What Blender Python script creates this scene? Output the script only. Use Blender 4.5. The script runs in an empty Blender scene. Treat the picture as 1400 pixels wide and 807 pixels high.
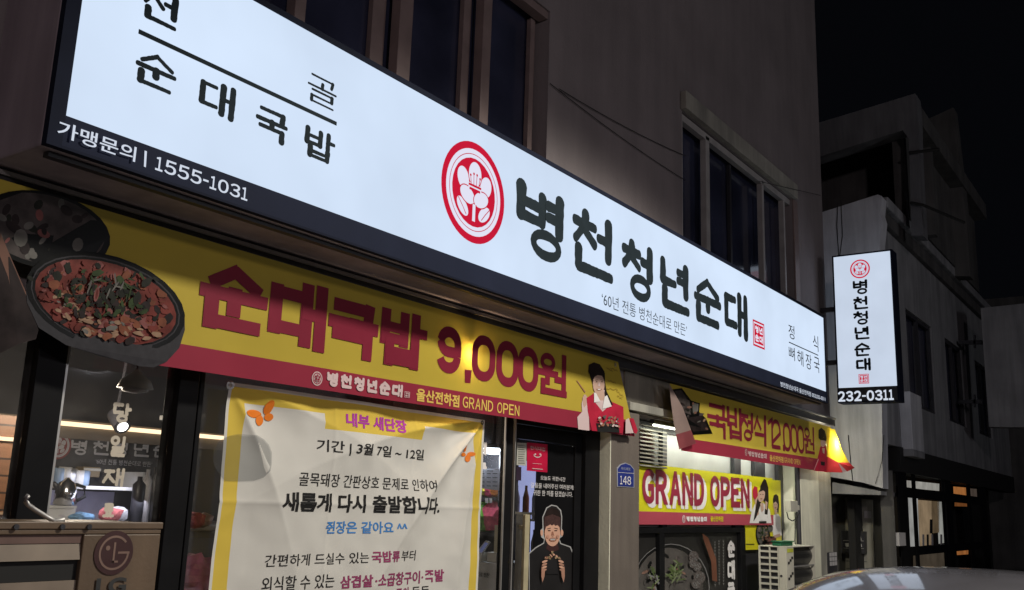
import bpy, bmesh, math, random
from mathutils import Vector, Matrix, noise as mnoise

# ------------------------------------------------------------------ camera, world, light
scene = bpy.context.scene
col = scene.collection
FPX, CX, CY = 1309.23, 700.0, 403.5
YAW, PITCH, ROLL = 0.954755, 0.214762, 0.033495
EYE = Vector((0.0, 0.0, 1.6))
_f = Vector((math.sin(YAW)*math.cos(PITCH), math.cos(YAW)*math.cos(PITCH), math.sin(PITCH)))
_r = Vector((math.cos(YAW), -math.sin(YAW), 0.0))
_u = _r.cross(_f)
RIGHT = _r*math.cos(ROLL) + _u*math.sin(ROLL)
UP = -_r*math.sin(ROLL) + _u*math.cos(ROLL)
FWD = _f
cd = bpy.data.cameras.new('camera')
cam = bpy.data.objects.new('camera', cd)
col.objects.link(cam)
cam.matrix_world = Matrix(((RIGHT.x, UP.x, -FWD.x, EYE.x), (RIGHT.y, UP.y, -FWD.y, EYE.y),
                           (RIGHT.z, UP.z, -FWD.z, EYE.z), (0, 0, 0, 1)))
cd.sensor_width = 36.0
cd.lens = FPX/1400.0*36.0
cd.clip_start, cd.clip_end = 0.05, 500.0
scene.camera = cam

w = bpy.data.worlds.new('World'); scene.world = w; w.use_nodes = True
bg = w.node_tree.nodes['Background']
bg.inputs[0].default_value = (0.75, 0.85, 1.2, 1)     # night sky, almost black
bg.inputs[1].default_value = 0.0019

def lamp(name, kind, loc, energy, color, size=0.3, target=None, **kw):
    d = bpy.data.lights.new(name, kind); d.energy = energy; d.color = color
    if kind == 'AREA': d.size = size
    else: d.shadow_soft_size = size
    for k, v in kw.items(): setattr(d, k, v)
    o = bpy.data.objects.new(name, d); col.objects.link(o); o.location = loc
    if target is not None:
        o.rotation_euler = (Vector(target)-Vector(loc)).to_track_quat('-Z', 'Y').to_euler()
    return o
# the street lamp over the road (its shade cuts the beam off above the shop sign)
lamp('street_lamp_light', 'SPOT', (6.1, -1.2, 6.6), 1950, (1.0, 0.94, 0.83), 0.36, (6.2, -0.6, 0),
     spot_size=math.radians(127), spot_blend=0.18)
# unseen point light added as fill for the upper wall
lamp('far_fill_light', 'POINT', (-5.0, -9.0, 6.5), 1050, (1.0, 0.85, 0.88), 0.5)
lamp('near_fill_light', 'POINT', (11.0, -10.0, 4.5), 420, (0.96, 0.95, 1.0), 0.5)  # second unseen fill, added to lift the neighbour's end wall and door
scene.view_settings.view_transform = 'Standard'
scene.view_settings.look = 'None'
scene.view_settings.exposure = 0.0
scene.view_settings.gamma = 1.0
scene.view_settings.use_curve_mapping = False
scene.render.engine = 'CYCLES'
scene.cycles.use_denoising = True
scene.cycles.max_bounces = 8
scene.cycles.transparent_max_bounces = 16
scene.cycles.sample_clamp_indirect = 4.0

# ------------------------------------------------------------------ pixel helpers (photo pixels -> points on real planes)
def ray(x, y):
    return RIGHT*((x-CX)/FPX) + UP*(-(y-CY)/FPX) + FWD
class Wall:                       # a vertical plane facing the street: u = x, v = z
    def __init__(s, D, wave=None): s.D = D; s.wave = wave
    def px(s, p):
        d = ray(*p); q = EYE + d*(s.D/d.y); return (q.x, q.z)
    def w(s, u, v, d=0.0):
        if s.wave: d += s.wave(u, v)
        return Vector((u, s.D-d, v))
class Side:                       # a vertical plane facing down the street (-x): u = -y, v = z
    def __init__(s, X): s.D = X; s.wave = None
    def px(s, p):
        d = ray(*p); q = EYE + d*(s.D/d.x); return (-q.y, q.z)
    def w(s, u, v, d=0.0): return Vector((s.D-d, -u, v))
def zoom(ox, oy, sc): return lambda x, y: (ox+x/sc, oy+y/sc)
zA = zoom(0, 0, 2.881); zB = zoom(0, 240, 2.881); zC = zoom(0, 527, 2.881); zD = zoom(400, 130, 2.881)
zE = zoom(400, 330, 2.881); zF = zoom(240, 527, 2.881); zG = zoom(620, 527, 2.881); zH = zoom(920, 527, 2.881)
zI = zoom(660, 0, 2.881); zJ = zoom(340, 0, 2.881); zK = zoom(920, 100, 2.881); zL = zoom(920, 320, 2.881)
zM = zoom(780, 330, 3.4625); zN = zoom(840, 600, 3.9); zO = zoom(1120, 600, 3.9); zQ = zoom(640, 560, 3.267)
za = zoom(270, 510, 5.38); ze = zoom(0, 470, 3.843); zf = zoom(0, 640, 4.832); zg = zoom(640, 560, 6.21)
zh = zoom(640, 680, 6.356); zi = zoom(770, 470, 5.379); zj = zoom(900, 500, 5.042); zk = zoom(990, 630, 4.556)
zm = zoom(1120, 330, 3.508); zn = zoom(1190, 100, 2.69); zo = zoom(860, 700, 7.37); zp = zoom(580, 180, 5.479)
zc = zoom(450, 530, 5.38)
def box4(S, z, L, R, T, B):
    return (S.px(z(*L))[0], S.px(z(*B))[1], S.px(z(*R))[0], S.px(z(*T))[1])
def pts(S, z, L): return [S.px(z(*p)) for p in L]

# ------------------------------------------------------------------ materials
def nodes_of(m):
    m.use_nodes = True
    return m.node_tree.nodes, m.node_tree.links
def pm(name, c, rough=0.6, var=0.18, scale=6.0, bump=0.0, metal=0.0, bscale=40.0, stain=0.0, coat=0.0, spec=0.5, alpha=1.0,
       trans=0.0):
    m = bpy.data.materials.new(name); N, L = nodes_of(m)
    b = N['Principled BSDF']
    b.inputs['Roughness'].default_value = rough; b.inputs['Metallic'].default_value = metal
    b.inputs['Coat Weight'].default_value = coat; b.inputs['Coat Roughness'].default_value = 0.06
    b.inputs['Specular IOR Level'].default_value = spec
    b.inputs['Alpha'].default_value = alpha
    tc = N.new('ShaderNodeTexCoord')
    nz = N.new('ShaderNodeTexNoise'); nz.inputs['Scale'].default_value = scale; nz.inputs['Detail'].default_value = 6
    L.new(tc.outputs['Object'], nz.inputs['Vector'])
    r = N.new('ShaderNodeValToRGB')
    r.color_ramp.elements[0].position = 0.3; r.color_ramp.elements[1].position = 0.7
    lo = [max(0, x*(1-var)) for x in c]; hi = [min(1, x*(1+var)) for x in c]
    r.color_ramp.elements[0].color = (*lo, 1); r.color_ramp.elements[1].color = (*hi, 1)
    L.new(nz.outputs['Fac'], r.inputs[0])
    out = r.outputs[0]
    if stain:
        mp = N.new('ShaderNodeMapping'); mp.inputs['Scale'].default_value = (2.2, 2.2, 0.22)
        L.new(tc.outputs['Object'], mp.inputs[0])
        n2 = N.new('ShaderNodeTexNoise'); n2.inputs['Scale'].default_value = 1.6; n2.inputs['Detail'].default_value = 8
        n2.inputs['Roughness'].default_value = 0.65
        L.new(mp.outputs[0], n2.inputs['Vector'])
        r2 = N.new('ShaderNodeValToRGB'); r2.color_ramp.elements[0].position = 0.35; r2.color_ramp.elements[1].position = 0.62
        r2.color_ramp.elements[0].color = (1-stain, 1-stain, 1-stain*0.95, 1); r2.color_ramp.elements[1].color = (1, 1, 1, 1)
        L.new(n2.outputs['Fac'], r2.inputs[0])
        mx = N.new('ShaderNodeMix'); mx.data_type = 'RGBA'; mx.blend_type = 'MULTIPLY'; mx.inputs[0].default_value = 1
        L.new(out, mx.inputs[6]); L.new(r2.outputs[0], mx.inputs[7]); out = mx.outputs[2]
    L.new(out, b.inputs['Base Color'])
    rr = N.new('ShaderNodeMapRange'); rr.inputs['To Min'].default_value = max(0.02, rough-0.08); rr.inputs['To Max'].default_value = min(1, rough+0.08)
    L.new(nz.outputs['Fac'], rr.inputs['Value']); L.new(rr.outputs[0], b.inputs['Roughness'])
    if bump:
        n3 = N.new('ShaderNodeTexNoise'); n3.inputs['Scale'].default_value = bscale; n3.inputs['Detail'].default_value = 5
        L.new(tc.outputs['Object'], n3.inputs['Vector'])
        bp = N.new('ShaderNodeBump'); bp.inputs['Strength'].default_value = bump; bp.inputs['Distance'].default_value = 0.01
        L.new(n3.outputs['Fac'], bp.inputs['Height']); L.new(bp.outputs[0], b.inputs['Normal'])
    if trans:
        tr = N.new('ShaderNodeBsdfTranslucent'); L.new(out, tr.inputs[0])
        ms = N.new('ShaderNodeMixShader'); ms.inputs[0].default_value = trans
        L.new(b.outputs[0], ms.inputs[1]); L.new(tr.outputs[0], ms.inputs[2])
        L.new(ms.outputs[0], N['Material Output'].inputs[0])
    return m
def em(name, c, strength=1.0, var=0.0, scale=3.0):
    m = bpy.data.materials.new(name); N, L = nodes_of(m)
    N.remove(N['Principled BSDF'])
    e = N.new('ShaderNodeEmission'); e.inputs[1].default_value = strength; e.inputs[0].default_value = (*c, 1)
    if var:
        tc = N.new('ShaderNodeTexCoord'); nz = N.new('ShaderNodeTexNoise')
        nz.inputs['Scale'].default_value = scale; nz.inputs['Detail'].default_value = 3
        L.new(tc.outputs['Object'], nz.inputs['Vector'])
        r = N.new('ShaderNodeMapRange'); r.inputs['From Min'].default_value = 0.3; r.inputs['From Max'].default_value = 0.7
        r.inputs['To Min'].default_value = strength*(1-var); r.inputs['To Max'].default_value = strength*(1+var)
        L.new(nz.outputs['Fac'], r.inputs['Value']); L.new(r.outputs[0], e.inputs[1])
    L.new(e.outputs[0], N['Material Output'].inputs[0])
    return m
def glass(name, tint=(0.75, 0.78, 0.8), refl=1.0, dust=0.02):
    m = bpy.data.materials.new(name); N, L = nodes_of(m); N.remove(N['Principled BSDF'])
    t = N.new('ShaderNodeBsdfTransparent'); t.inputs[0].default_value = (*tint, 1)
    g = N.new('ShaderNodeBsdfGlossy'); g.inputs['Roughness'].default_value = 0.03
    fr = N.new('ShaderNodeFresnel'); ge = N.new('ShaderNodeNewGeometry'); io = N.new('ShaderNodeMapRange')
    io.inputs['To Min'].default_value = 1.45; io.inputs['To Max'].default_value = 1/1.45
    L.new(ge.outputs['Backfacing'], io.inputs['Value']); L.new(io.outputs[0], fr.inputs[0])      # the same on both faces of the pane
    mu = N.new('ShaderNodeMath'); mu.operation = 'MULTIPLY'; mu.inputs[1].default_value = refl
    ms = N.new('ShaderNodeMixShader')
    L.new(fr.outputs[0], mu.inputs[0]); L.new(mu.outputs[0], ms.inputs[0]); L.new(t.outputs[0], ms.inputs[1]); L.new(g.outputs[0], ms.inputs[2])
    # a film of dust on the pane
    tc = N.new('ShaderNodeTexCoord'); nz = N.new('ShaderNodeTexNoise'); nz.inputs['Scale'].default_value = 3; nz.inputs['Detail'].default_value = 9
    nz.inputs['Roughness'].default_value = 0.75
    L.new(tc.outputs['Object'], nz.inputs['Vector'])
    r = N.new('ShaderNodeMapRange'); r.inputs['From Min'].default_value = 0.45; r.inputs['From Max'].default_value = 0.75
    r.inputs['To Min'].default_value = dust*0.3; r.inputs['To Max'].default_value = dust*3
    L.new(nz.outputs['Fac'], r.inputs['Value'])
    df = N.new('ShaderNodeBsdfDiffuse'); df.inputs[0].default_value = (0.6, 0.58, 0.55, 1)
    m2 = N.new('ShaderNodeMixShader'); L.new(r.outputs[0], m2.inputs[0]); L.new(ms.outputs[0], m2.inputs[1]); L.new(df.outputs[0], m2.inputs[2])
    L.new(m2.outputs[0], N['Material Output'].inputs[0])
    return m
def stripes(name, c1, c2, freq, axis='Z', rough=0.5, thin=0.12):
    m = bpy.data.materials.new(name); N, L = nodes_of(m); b = N['Principled BSDF']; b.inputs['Roughness'].default_value = rough
    tc = N.new('ShaderNodeTexCoord'); sx = N.new('ShaderNodeSeparateXYZ'); L.new(tc.outputs['Object'], sx.inputs[0])
    mu = N.new('ShaderNodeMath'); mu.operation = 'MULTIPLY'; mu.inputs[1].default_value = freq; L.new(sx.outputs[axis], mu.inputs[0])
    fl = N.new('ShaderNodeMath'); fl.operation = 'FRACT'; L.new(mu.outputs[0], fl.inputs[0])
    lt = N.new('ShaderNodeMath'); lt.operation = 'LESS_THAN'; lt.inputs[1].default_value = thin; L.new(fl.outputs[0], lt.inputs[0])
    nz = N.new('ShaderNodeTexNoise'); nz.inputs['Scale'].default_value = 2.5; nz.inputs['Detail'].default_value = 8
    mp = N.new('ShaderNodeMapping'); mp.inputs['Scale'].default_value = (1, 1, 12) if axis == 'Z' else (12, 12, 1)
    L.new(tc.outputs['Object'], mp.inputs[0]); L.new(mp.outputs[0], nz.inputs['Vector'])
    r = N.new('ShaderNodeValToRGB'); r.color_ramp.elements[0].color = (*[x*0.6 for x in c1], 1); r.color_ramp.elements[1].color = (*[min(1, x*1.3) for x in c1], 1)
    L.new(nz.outputs['Fac'], r.inputs[0])
    mx = N.new('ShaderNodeMix'); mx.data_type = 'RGBA'; L.new(lt.outputs[0], mx.inputs[0]); L.new(r.outputs[0], mx.inputs[6]); mx.inputs[7].default_value = (*c2, 1)
    L.new(mx.outputs[2], b.inputs['Base Color'])
    return m

M = {}
M['wall'] = pm('brown_stucco', (0.225, 0.198, 0.200), 0.85, 0.10, 1.6, 0.35, stain=0.16)
M['wall_low'] = pm('brown_tile', (0.16, 0.135, 0.115), 0.7, 0.1, 3, 0.2, stain=0.25)
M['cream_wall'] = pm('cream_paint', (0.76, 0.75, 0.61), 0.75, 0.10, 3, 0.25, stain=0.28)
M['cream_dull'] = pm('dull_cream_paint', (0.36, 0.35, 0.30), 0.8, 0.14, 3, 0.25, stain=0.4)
M['beige_wall'] = pm('beige_render', (0.25, 0.23, 0.19), 0.8, 0.18, 3, 0.3, stain=0.4)
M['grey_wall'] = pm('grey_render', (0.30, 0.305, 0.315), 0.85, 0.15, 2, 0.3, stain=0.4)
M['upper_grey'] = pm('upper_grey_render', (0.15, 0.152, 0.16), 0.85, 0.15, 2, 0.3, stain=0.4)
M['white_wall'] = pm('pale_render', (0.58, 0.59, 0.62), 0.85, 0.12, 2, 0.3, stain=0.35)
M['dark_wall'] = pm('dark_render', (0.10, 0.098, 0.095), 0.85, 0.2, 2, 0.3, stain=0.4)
M['black_frame'] = pm('black_aluminium', (0.009, 0.009, 0.010), 0.45, 0.2, 5, 0.0, spec=0.3)
M['dark_metal'] = pm('dark_metal', (0.030, 0.030, 0.036), 0.45, 0.25, 4, 0.05)
M['sign_case'] = pm('sign_case', (0.36, 0.30, 0.33), 0.5, 0.15, 2, 0.05, stain=0.3)
M['sign_edge'] = pm('sign_edge', (0.012, 0.015, 0.028), 0.7, 0.2, 4, spec=0.05)
M['navy_band'] = pm('navy_film', (0.017, 0.021, 0.040), 0.7, 0.1, 3, spec=0.05)
M['alu'] = pm('aluminium', (0.42, 0.41, 0.40), 0.38, 0.12, 6, 0.05, metal=0.6)
M['brown_frame'] = pm('brown_window_frame', (0.22, 0.165, 0.155), 0.5, 0.15, 6)
M['grey_frame'] = pm('grey_window_frame', (0.36, 0.35, 0.34), 0.5, 0.15, 6)
M['face'] = em('lit_sign_face', (0.675, 0.80, 0.985), 0.96, 0.075, 1.1)
M['face2'] = em('lit_blade_face', (0.62, 0.71, 0.86), 0.92, 0.05, 2.0)
M['ink'] = pm('black_vinyl', (0.017, 0.025, 0.031), 0.75, 0.1, 9, spec=0.05)
M['lit_white'] = em('lit_white_letters', (0.80, 0.87, 1.0), 0.80)
M['lit_red'] = em('lit_red_film', (0.66, 0.012, 0.045), 0.86, 0.05)
M['lit_pale'] = em('lit_pale_film', (0.80, 0.80, 0.95), 0.95)
M['banner_yellow'] = pm('banner_yellow', (0.56, 0.43, 0.062), 0.42, 0.04, 3, 0.03, trans=0.22)
M['banner_red'] = pm('banner_red', (0.30, 0.032, 0.058), 0.42, 0.05, 3, 0.03, trans=0.12)
M['print_maroon'] = pm('print_maroon', (0.20, 0.018, 0.038), 0.45, 0.06, 4)
M['print_white'] = pm('print_white', (0.74, 0.72, 0.72), 0.5, 0.05, 4)
M['print_pink'] = pm('print_pink_white', (0.62, 0.48, 0.48), 0.5, 0.05, 4)
M['print_yellow'] = pm('print_yellow', (0.72, 0.50, 0.12), 0.5, 0.05, 4)
M['print_black'] = pm('print_black', (0.022, 0.022, 0.022), 0.5, 0.1, 4)
M['print_purple'] = pm('print_purple', (0.42, 0.05, 0.36), 0.5, 0.1, 4)
M['print_wine'] = pm('print_wine', (0.28, 0.05, 0.13), 0.5, 0.1, 4)
M['print_blue'] = pm('print_blue', (0.06, 0.22, 0.55), 0.5, 0.1, 4)
M['print_orange'] = pm('print_orange', (0.75, 0.20, 0.025), 0.5, 0.1, 4)
M['cloth'] = pm('white_cloth', (0.68, 0.67, 0.63), 0.7, 0.05, 3, 0.12, bscale=9, trans=0.12)
M['cloth_yellow'] = pm('yellow_cloth', (0.70, 0.52, 0.085), 0.65, 0.05, 3, 0.12, bscale=9, trans=0.10)
M['skin'] = pm('print_skin', (0.62, 0.36, 0.26), 0.5, 0.05, 8)
M['skin_pale'] = pm('print_pale_skin', (0.52, 0.35, 0.28), 0.5, 0.05, 8)
M['skin_dark'] = pm('print_skin_shade', (0.32, 0.15, 0.10), 0.5, 0.05, 8)
M['hair'] = pm('print_hair', (0.022, 0.015, 0.014), 0.5, 0.3, 9)
M['red_cloth'] = pm('print_red_vest', (0.42, 0.022, 0.05), 0.5, 0.15, 9)
M['glass'] = glass('shop_glass', (0.92, 0.93, 0.95), 1.0, 0.022)
M['glass_dark'] = pm('upper_window_glass', (0.030, 0.034, 0.062), 0.12, 0.5, 1.2, spec=0.5)
M['concrete'] = pm('pavement_concrete', (0.22, 0.21, 0.20), 0.9, 0.2, 3, 0.3)
M['asphalt'] = pm('asphalt', (0.05, 0.05, 0.052), 0.85, 0.25, 8, 0.4)
M['rubber'] = pm('rubber', (0.012, 0.012, 0.012), 0.8, 0.1)
M['white_paint'] = pm('white_paint', (0.6, 0.6, 0.58), 0.5, 0.1, 4, stain=0.2)
M['cream_plastic'] = pm('cream_plastic', (0.52, 0.50, 0.43), 0.5, 0.08, 5, stain=0.15)

for n_, m_ in M.items():
    if n_.startswith(('print', 'banner', 'cloth', 'skin', 'hair', 'red_cloth', 'black_frame')): m_.node_tree.nodes['Principled BSDF'].inputs['Specular IOR Level'].default_value = 0.10
# ------------------------------------------------------------------ mesh helpers
class MB:
    def __init__(s): s.v = []; s.f = []; s.m = []
    def add(s, vs, fs, mi=0):
        o = len(s.v); s.v += [Vector(v) for v in vs]
        for f in fs: s.f.append([o+i for i in f]); s.m.append(mi)
        return s
    def box(s, a, b, mi=0):
        x0, x1 = sorted((a[0], b[0])); y0, y1 = sorted((a[1], b[1])); z0, z1 = sorted((a[2], b[2]))
        vs = [(x0, y0, z0), (x1, y0, z0), (x1, y1, z0), (x0, y1, z0), (x0, y0, z1), (x1, y0, z1), (x1, y1, z1), (x0, y1, z1)]
        return s.add(vs, [(0, 3, 2, 1), (4, 5, 6, 7), (0, 1, 5, 4), (1, 2, 6, 5), (2, 3, 7, 6), (3, 0, 4, 7)], mi)
    def prism(s, ring, off, mi=0):          # ring of 3D points pushed along off
        n = len(ring); off = Vector(off)
        vs = [Vector(p) for p in ring] + [Vector(p)+off for p in ring]
        fs = [list(range(n))[::-1], list(range(n, 2*n))] + [(i, (i+1) % n, n+(i+1) % n, n+i) for i in range(n)]
        return s.add(vs, fs, mi)
    def tube(s, path, r, n=8, mi=0):
        path = [Vector(p) for p in path]; rings = []
        for i, p in enumerate(path):
            t = (path[min(i+1, len(path)-1)]-path[max(i-1, 0)]).normalized()
            a = t.orthogonal().normalized() if abs(t.z) > 0.95 else t.cross(Vector((0, 0, 1))).normalized()
            b = t.cross(a)
            rr = r[i] if isinstance(r, (list, tuple)) else r
            rings.append([p+(a*math.cos(k*2*math.pi/n)+b*math.sin(k*2*math.pi/n))*rr for k in range(n)])
        vs = [v for R_ in rings for v in R_]; fs = []
        for i in range(len(path)-1):
            for k in range(n): fs.append((i*n+k, i*n+(k+1) % n, (i+1)*n+(k+1) % n, (i+1)*n+k))
        fs.append(list(range(n))[::-1]); fs.append([(len(path)-1)*n+k for k in range(n)])
        return s.add(vs, fs, mi)
    def lathe(s, c, prof, n=20, mi=0):      # profile of (radius, z) about a vertical axis
        c = Vector(c); vs = []; fs = []
        for r, z in prof:
            for k in range(n): vs.append(c+Vector((r*math.cos(k*2*math.pi/n), r*math.sin(k*2*math.pi/n), z)))
        for i in range(len(prof)-1):
            for k in range(n): fs.append((i*n+k, i*n+(k+1) % n, (i+1)*n+(k+1) % n, (i+1)*n+k))
        fs.append(list(range(n))[::-1]); fs.append([(len(prof)-1)*n+k for k in range(n)])
        return s.add(vs, fs, mi)
    def build(s, name, mats, parent=None, bevel=0.0, smooth=False):
        me = bpy.data.meshes.new(name)
        me.from_pydata([tuple(v) for v in s.v], [], s.f)
        for m in (mats if isinstance(mats, (list, tuple)) else [mats]): me.materials.append(m)
        for p, mi in zip(me.polygons, s.m): p.material_index = mi; p.use_smooth = smooth
        o = bpy.data.objects.new(name, me); col.objects.link(o)
        if bevel:
            bm = bmesh.new(); bm.from_mesh(me)
            bmesh.ops.bevel(bm, geom=list(bm.edges), offset=bevel, segments=2, affect='EDGES', profile=0.5)
            bm.to_mesh(me); bm.free()
        if parent is not None: adopt(o, parent)
        return o
def world_loc(o):
    l = o.location.copy()
    while o.parent is not None: o = o.parent
    return o.location.copy() if o.type == 'EMPTY' else l
def adopt(o, parent):
    o.parent = parent
    if parent.type == 'EMPTY': o.matrix_parent_inverse = Matrix.Translation(-parent.location)
def tag(o, label, cat, group=None, kind=None):
    o['label'] = label; o['category'] = cat
    if group: o['group'] = group
    if kind: o['kind'] = kind
    return o
def thing(name, label, cat, loc, group=None):
    o = bpy.data.objects.new(name, None); col.objects.link(o); o.location = loc; o.empty_display_size = 0.1
    return tag(o, label, cat, group)
def struct(o): o['kind'] = 'structure'; return o

# ------------------------------------------------------------------ printing: flat marks laid on a surface
def marks(S, polys, d, name, mats, parent, step=0.0):
    """polys: list of (uv polygon, material index); each lies a hair prouder than the one before"""
    mb = MB()
    for k, (pl, mi) in enumerate(polys):
        mb.add([S.w(u, v, d+k*step) for u, v in pl], [list(range(len(pl)))], mi)
    return mb.build(name, mats, parent)
_dg = None
def text_geo(body, bold=0.0, res=4):
    cu = bpy.data.curves.new('text', 'FONT'); cu.body = body; cu.offset = bold; cu.resolution_u = res
    cu.fill_mode = 'FRONT'
    o = bpy.data.objects.new('text', cu); col.objects.link(o)
    dg = bpy.context.evaluated_depsgraph_get(); dg.update()
    ev = o.evaluated_get(dg); me = ev.to_mesh()
    vs = [(v.co.x, v.co.y) for v in me.vertices]; fs = [list(p.vertices) for p in me.polygons]
    ev.to_mesh_clear(); bpy.data.objects.remove(o); bpy.data.curves.remove(cu)
    return vs, fs
def fine(vs, fs, mx):
    bm = bmesh.new(); V = [bm.verts.new((x, y, 0)) for x, y in vs]
    for f in fs:
        try: bm.faces.new([V[i] for i in f])
        except ValueError: pass
    for _ in range(6):
        bmesh.ops.triangulate(bm, faces=bm.faces[:])
        E = [e for e in bm.edges if e.calc_length() > mx]
        if not E: break
        bmesh.ops.subdivide_edges(bm, edges=E, cuts=1)
    bmesh.ops.triangulate(bm, faces=bm.faces[:])
    bm.verts.index_update()
    out = [(v.co.x, v.co.y) for v in bm.verts], [[v.index for v in f.verts] for f in bm.faces]; bm.free(); return out
def text(S, body, box, mat, d, parent, bold=0.012, name='lettering', dense=0.0):
    vs, fs = text_geo(body, bold)
    if dense: vs, fs = fine(vs, fs, dense)
    x0 = min(v[0] for v in vs); x1 = max(v[0] for v in vs); y0 = min(v[1] for v in vs); y1 = max(v[1] for v in vs)
    u0, v0, u1, v1 = box
    mb = MB()
    mb.add([S.w(u0+(x-x0)/(x1-x0)*(u1-u0), v0+(y-y0)/(y1-y0)*(v1-v0), d) for x, y in vs], fs)
    return mb.build(name, mat, parent)

def latin(S, word, box, mat, d, parent, bold=0.02, name='lettering', gap=0.10, narrow=0.62):
    """each sign of a word fitted to its own cell, in the plain grotesk of the fallback face"""
    wt = [(.42 if ch == ' ' else .30 if ch in '|()' else .50 if ch == '-' else narrow if ch in '1I' else 1.0) for ch in word]
    u0, v0, u1, v1 = box; tot = sum(wt)+gap*(len(word)-1); k = (u1-u0)/tot; u = u0; mb = MB()
    for ch, w_ in zip(word, wt):
        if ch != ' ':
            vs, fs = text_geo(chr(ord(ch)+0xFEE0), bold)
            x0 = min(p[0] for p in vs); x1 = max(p[0] for p in vs); y0 = min(p[1] for p in vs); y1 = max(p[1] for p in vs)
            a, b = (v0, v1) if ch != '-' else (v0+(v1-v0)*.40, v0+(v1-v0)*.55)
            mb.add([S.w(u+(x-x0)/(x1-x0)*k*w_, a+(y-y0)/(y1-y0)*(b-a), d) for x, y in vs], fs)
        u += k*(w_+gap)
    return mb.build(name, mat, parent)
C_ = lambda x, y, r, ry=None: ('o', x, y, r, ry or r)
G = {   # strokes of the display lettering in a unit box
 '병': [((.06, .97), (.06, .5)), ((.5, .93), (.5, .5)), ((.06, .74), (.5, .74)), ((.06, .51), (.5, .51)), ((.88, 1), (.88, .42)), ((.62, .84), (.88, .84)), ((.62, .65), (.88, .65)), C_(.60, .17, .27, .17)],
 '천': [((.30, 1), (.30, .86)), ((.04, .82), (.54, .82)), ((.30, .82), (.06, .5)), ((.30, .70), (.54, .52)), ((.88, 1), (.88, .36)), ((.62, .68), (.88, .68)), ((.14, .36), (.14, .06)), ((.14, .05), (.96, .05))],
 '청': [((.30, 1), (.30, .88)), ((.04, .84), (.54, .84)), ((.30, .84), (.06, .54)), ((.30, .73), (.54, .56)), ((.88, 1), (.88, .44)), ((.62, .72), (.88, .72)), C_(.58, .18, .27, .18)],
 '년': [((.06, .97), (.06, .56)), ((.06, .55), (.5, .55)), ((.88, 1), (.88, .38)), ((.58, .86), (.88, .86)), ((.58, .67), (.88, .67)), ((.12, .36), (.12, .05)), ((.12, .04), (.96, .04))],
 '순': [((.5, 1), (.10, .70)), ((.5, .97), (.92, .70)), ((0, .54), (1, .54)), ((.5, .54), (.5, .32)), ((.12, .36), (.12, .04)), ((.12, .03), (.90, .03))],
 '대': [((.04, .84), (.46, .84)), ((.04, .84), (.04, .2)), ((.04, .19), (.5, .19)), ((.66, .98), (.66, .04)), ((.96, 1), (.96, 0)), ((.66, .54), (.96, .54))],
 '국': [((.10, .96), (.86, .96)), ((.86, .96), (.84, .68)), ((0, .58), (1, .58)), ((.5, .58), (.5, .36)), ((.10, .34), (.86, .34)), ((.86, .34), (.86, 0))],
 '밥': [((.04, .97), (.04, .47)), ((.5, .97), (.5, .47)), ((.04, .73), (.5, .73)), ((.04, .48), (.5, .48)), ((.78, 1), (.78, .42)), ((.78, .72), (1, .72)), ((.16, .34), (.16, .02)), ((.78, .34), (.78, .02)), ((.16, .19), (.78, .19)), ((.16, .02), (.78, .02))],
 '원': [C_(.30, .80, .21, .17), ((0, .51), (.62, .51)), ((.30, .51), (.30, .30)), ((.62, .38), (.88, .38)), ((.90, 1), (.90, .22)), ((.14, .24), (.14, .03)), ((.14, .02), (.95, .02))],
 '정': [((.04, .93), (.56, .93)), ((.30, .93), (.04, .52)), ((.32, .76), (.56, .54)), ((.60, .72), (.88, .72)), ((.88, 1), (.88, .42)), C_(.56, .18, .27, .17)],
 '식': [((.30, 1), (.04, .50)), ((.30, .82), (.56, .52)), ((.88, 1), (.88, .38)), ((.12, .31), (.88, .31)), ((.88, .31), (.88, 0))],
 '전': [((.04, .95), (.56, .95)), ((.30, .95), (.04, .5)), ((.32, .76), (.56, .52)), ((.60, .70), (.88, .70)), ((.88, 1), (.88, .34)), ((.14, .34), (.14, .05)), ((.14, .04), (.94, .04))],
 '골': [((.10, .98), (.86, .98)), ((.86, .98), (.82, .76)), ((.5, .78), (.5, .60)), ((0, .59), (1, .59)), ((.14, .44), (.86, .44)), ((.86, .44), (.86, .24)), ((.14, .23), (.86, .23)), ((.14, .23), (.14, .03)), ((.14, .02), (.92, .02))],
 '당': [((.06, .95), (.52, .95)), ((.06, .95), (.06, .50)), ((.06, .49), (.56, .52)), ((.80, 1), (.80, .40)), ((.80, .70), (1, .72)), C_(.55, .17, .25, .17)],
 '일': [C_(.28, .80, .22, .18), ((.86, 1), (.86, .50)), ((.16, .42), (.84, .42)), ((.84, .42), (.82, .24)), ((.16, .23), (.84, .23)), ((.16, .22), (.16, .04)), ((.16, .03), (.92, .03))],
 '재': [((.06, .86), (.50, .86)), ((.30, .86), (.02, .20)), ((.28, .56), (.56, .22)), ((.70, .98), (.68, .05)), ((.96, 1), (.94, 0)), ((.70, .54), (.96, .54))],
 '료': [((.14, .97), (.84, .97)), ((.84, .97), (.84, .78)), ((.16, .77), (.84, .77)), ((.16, .76), (.16, .56)), ((.16, .55), (.88, .55)), ((.34, .44), (.34, .14)), ((.66, .44), (.66, .14)), ((0, .10), (1, .10))],
}
rng = random.Random(7)
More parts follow.
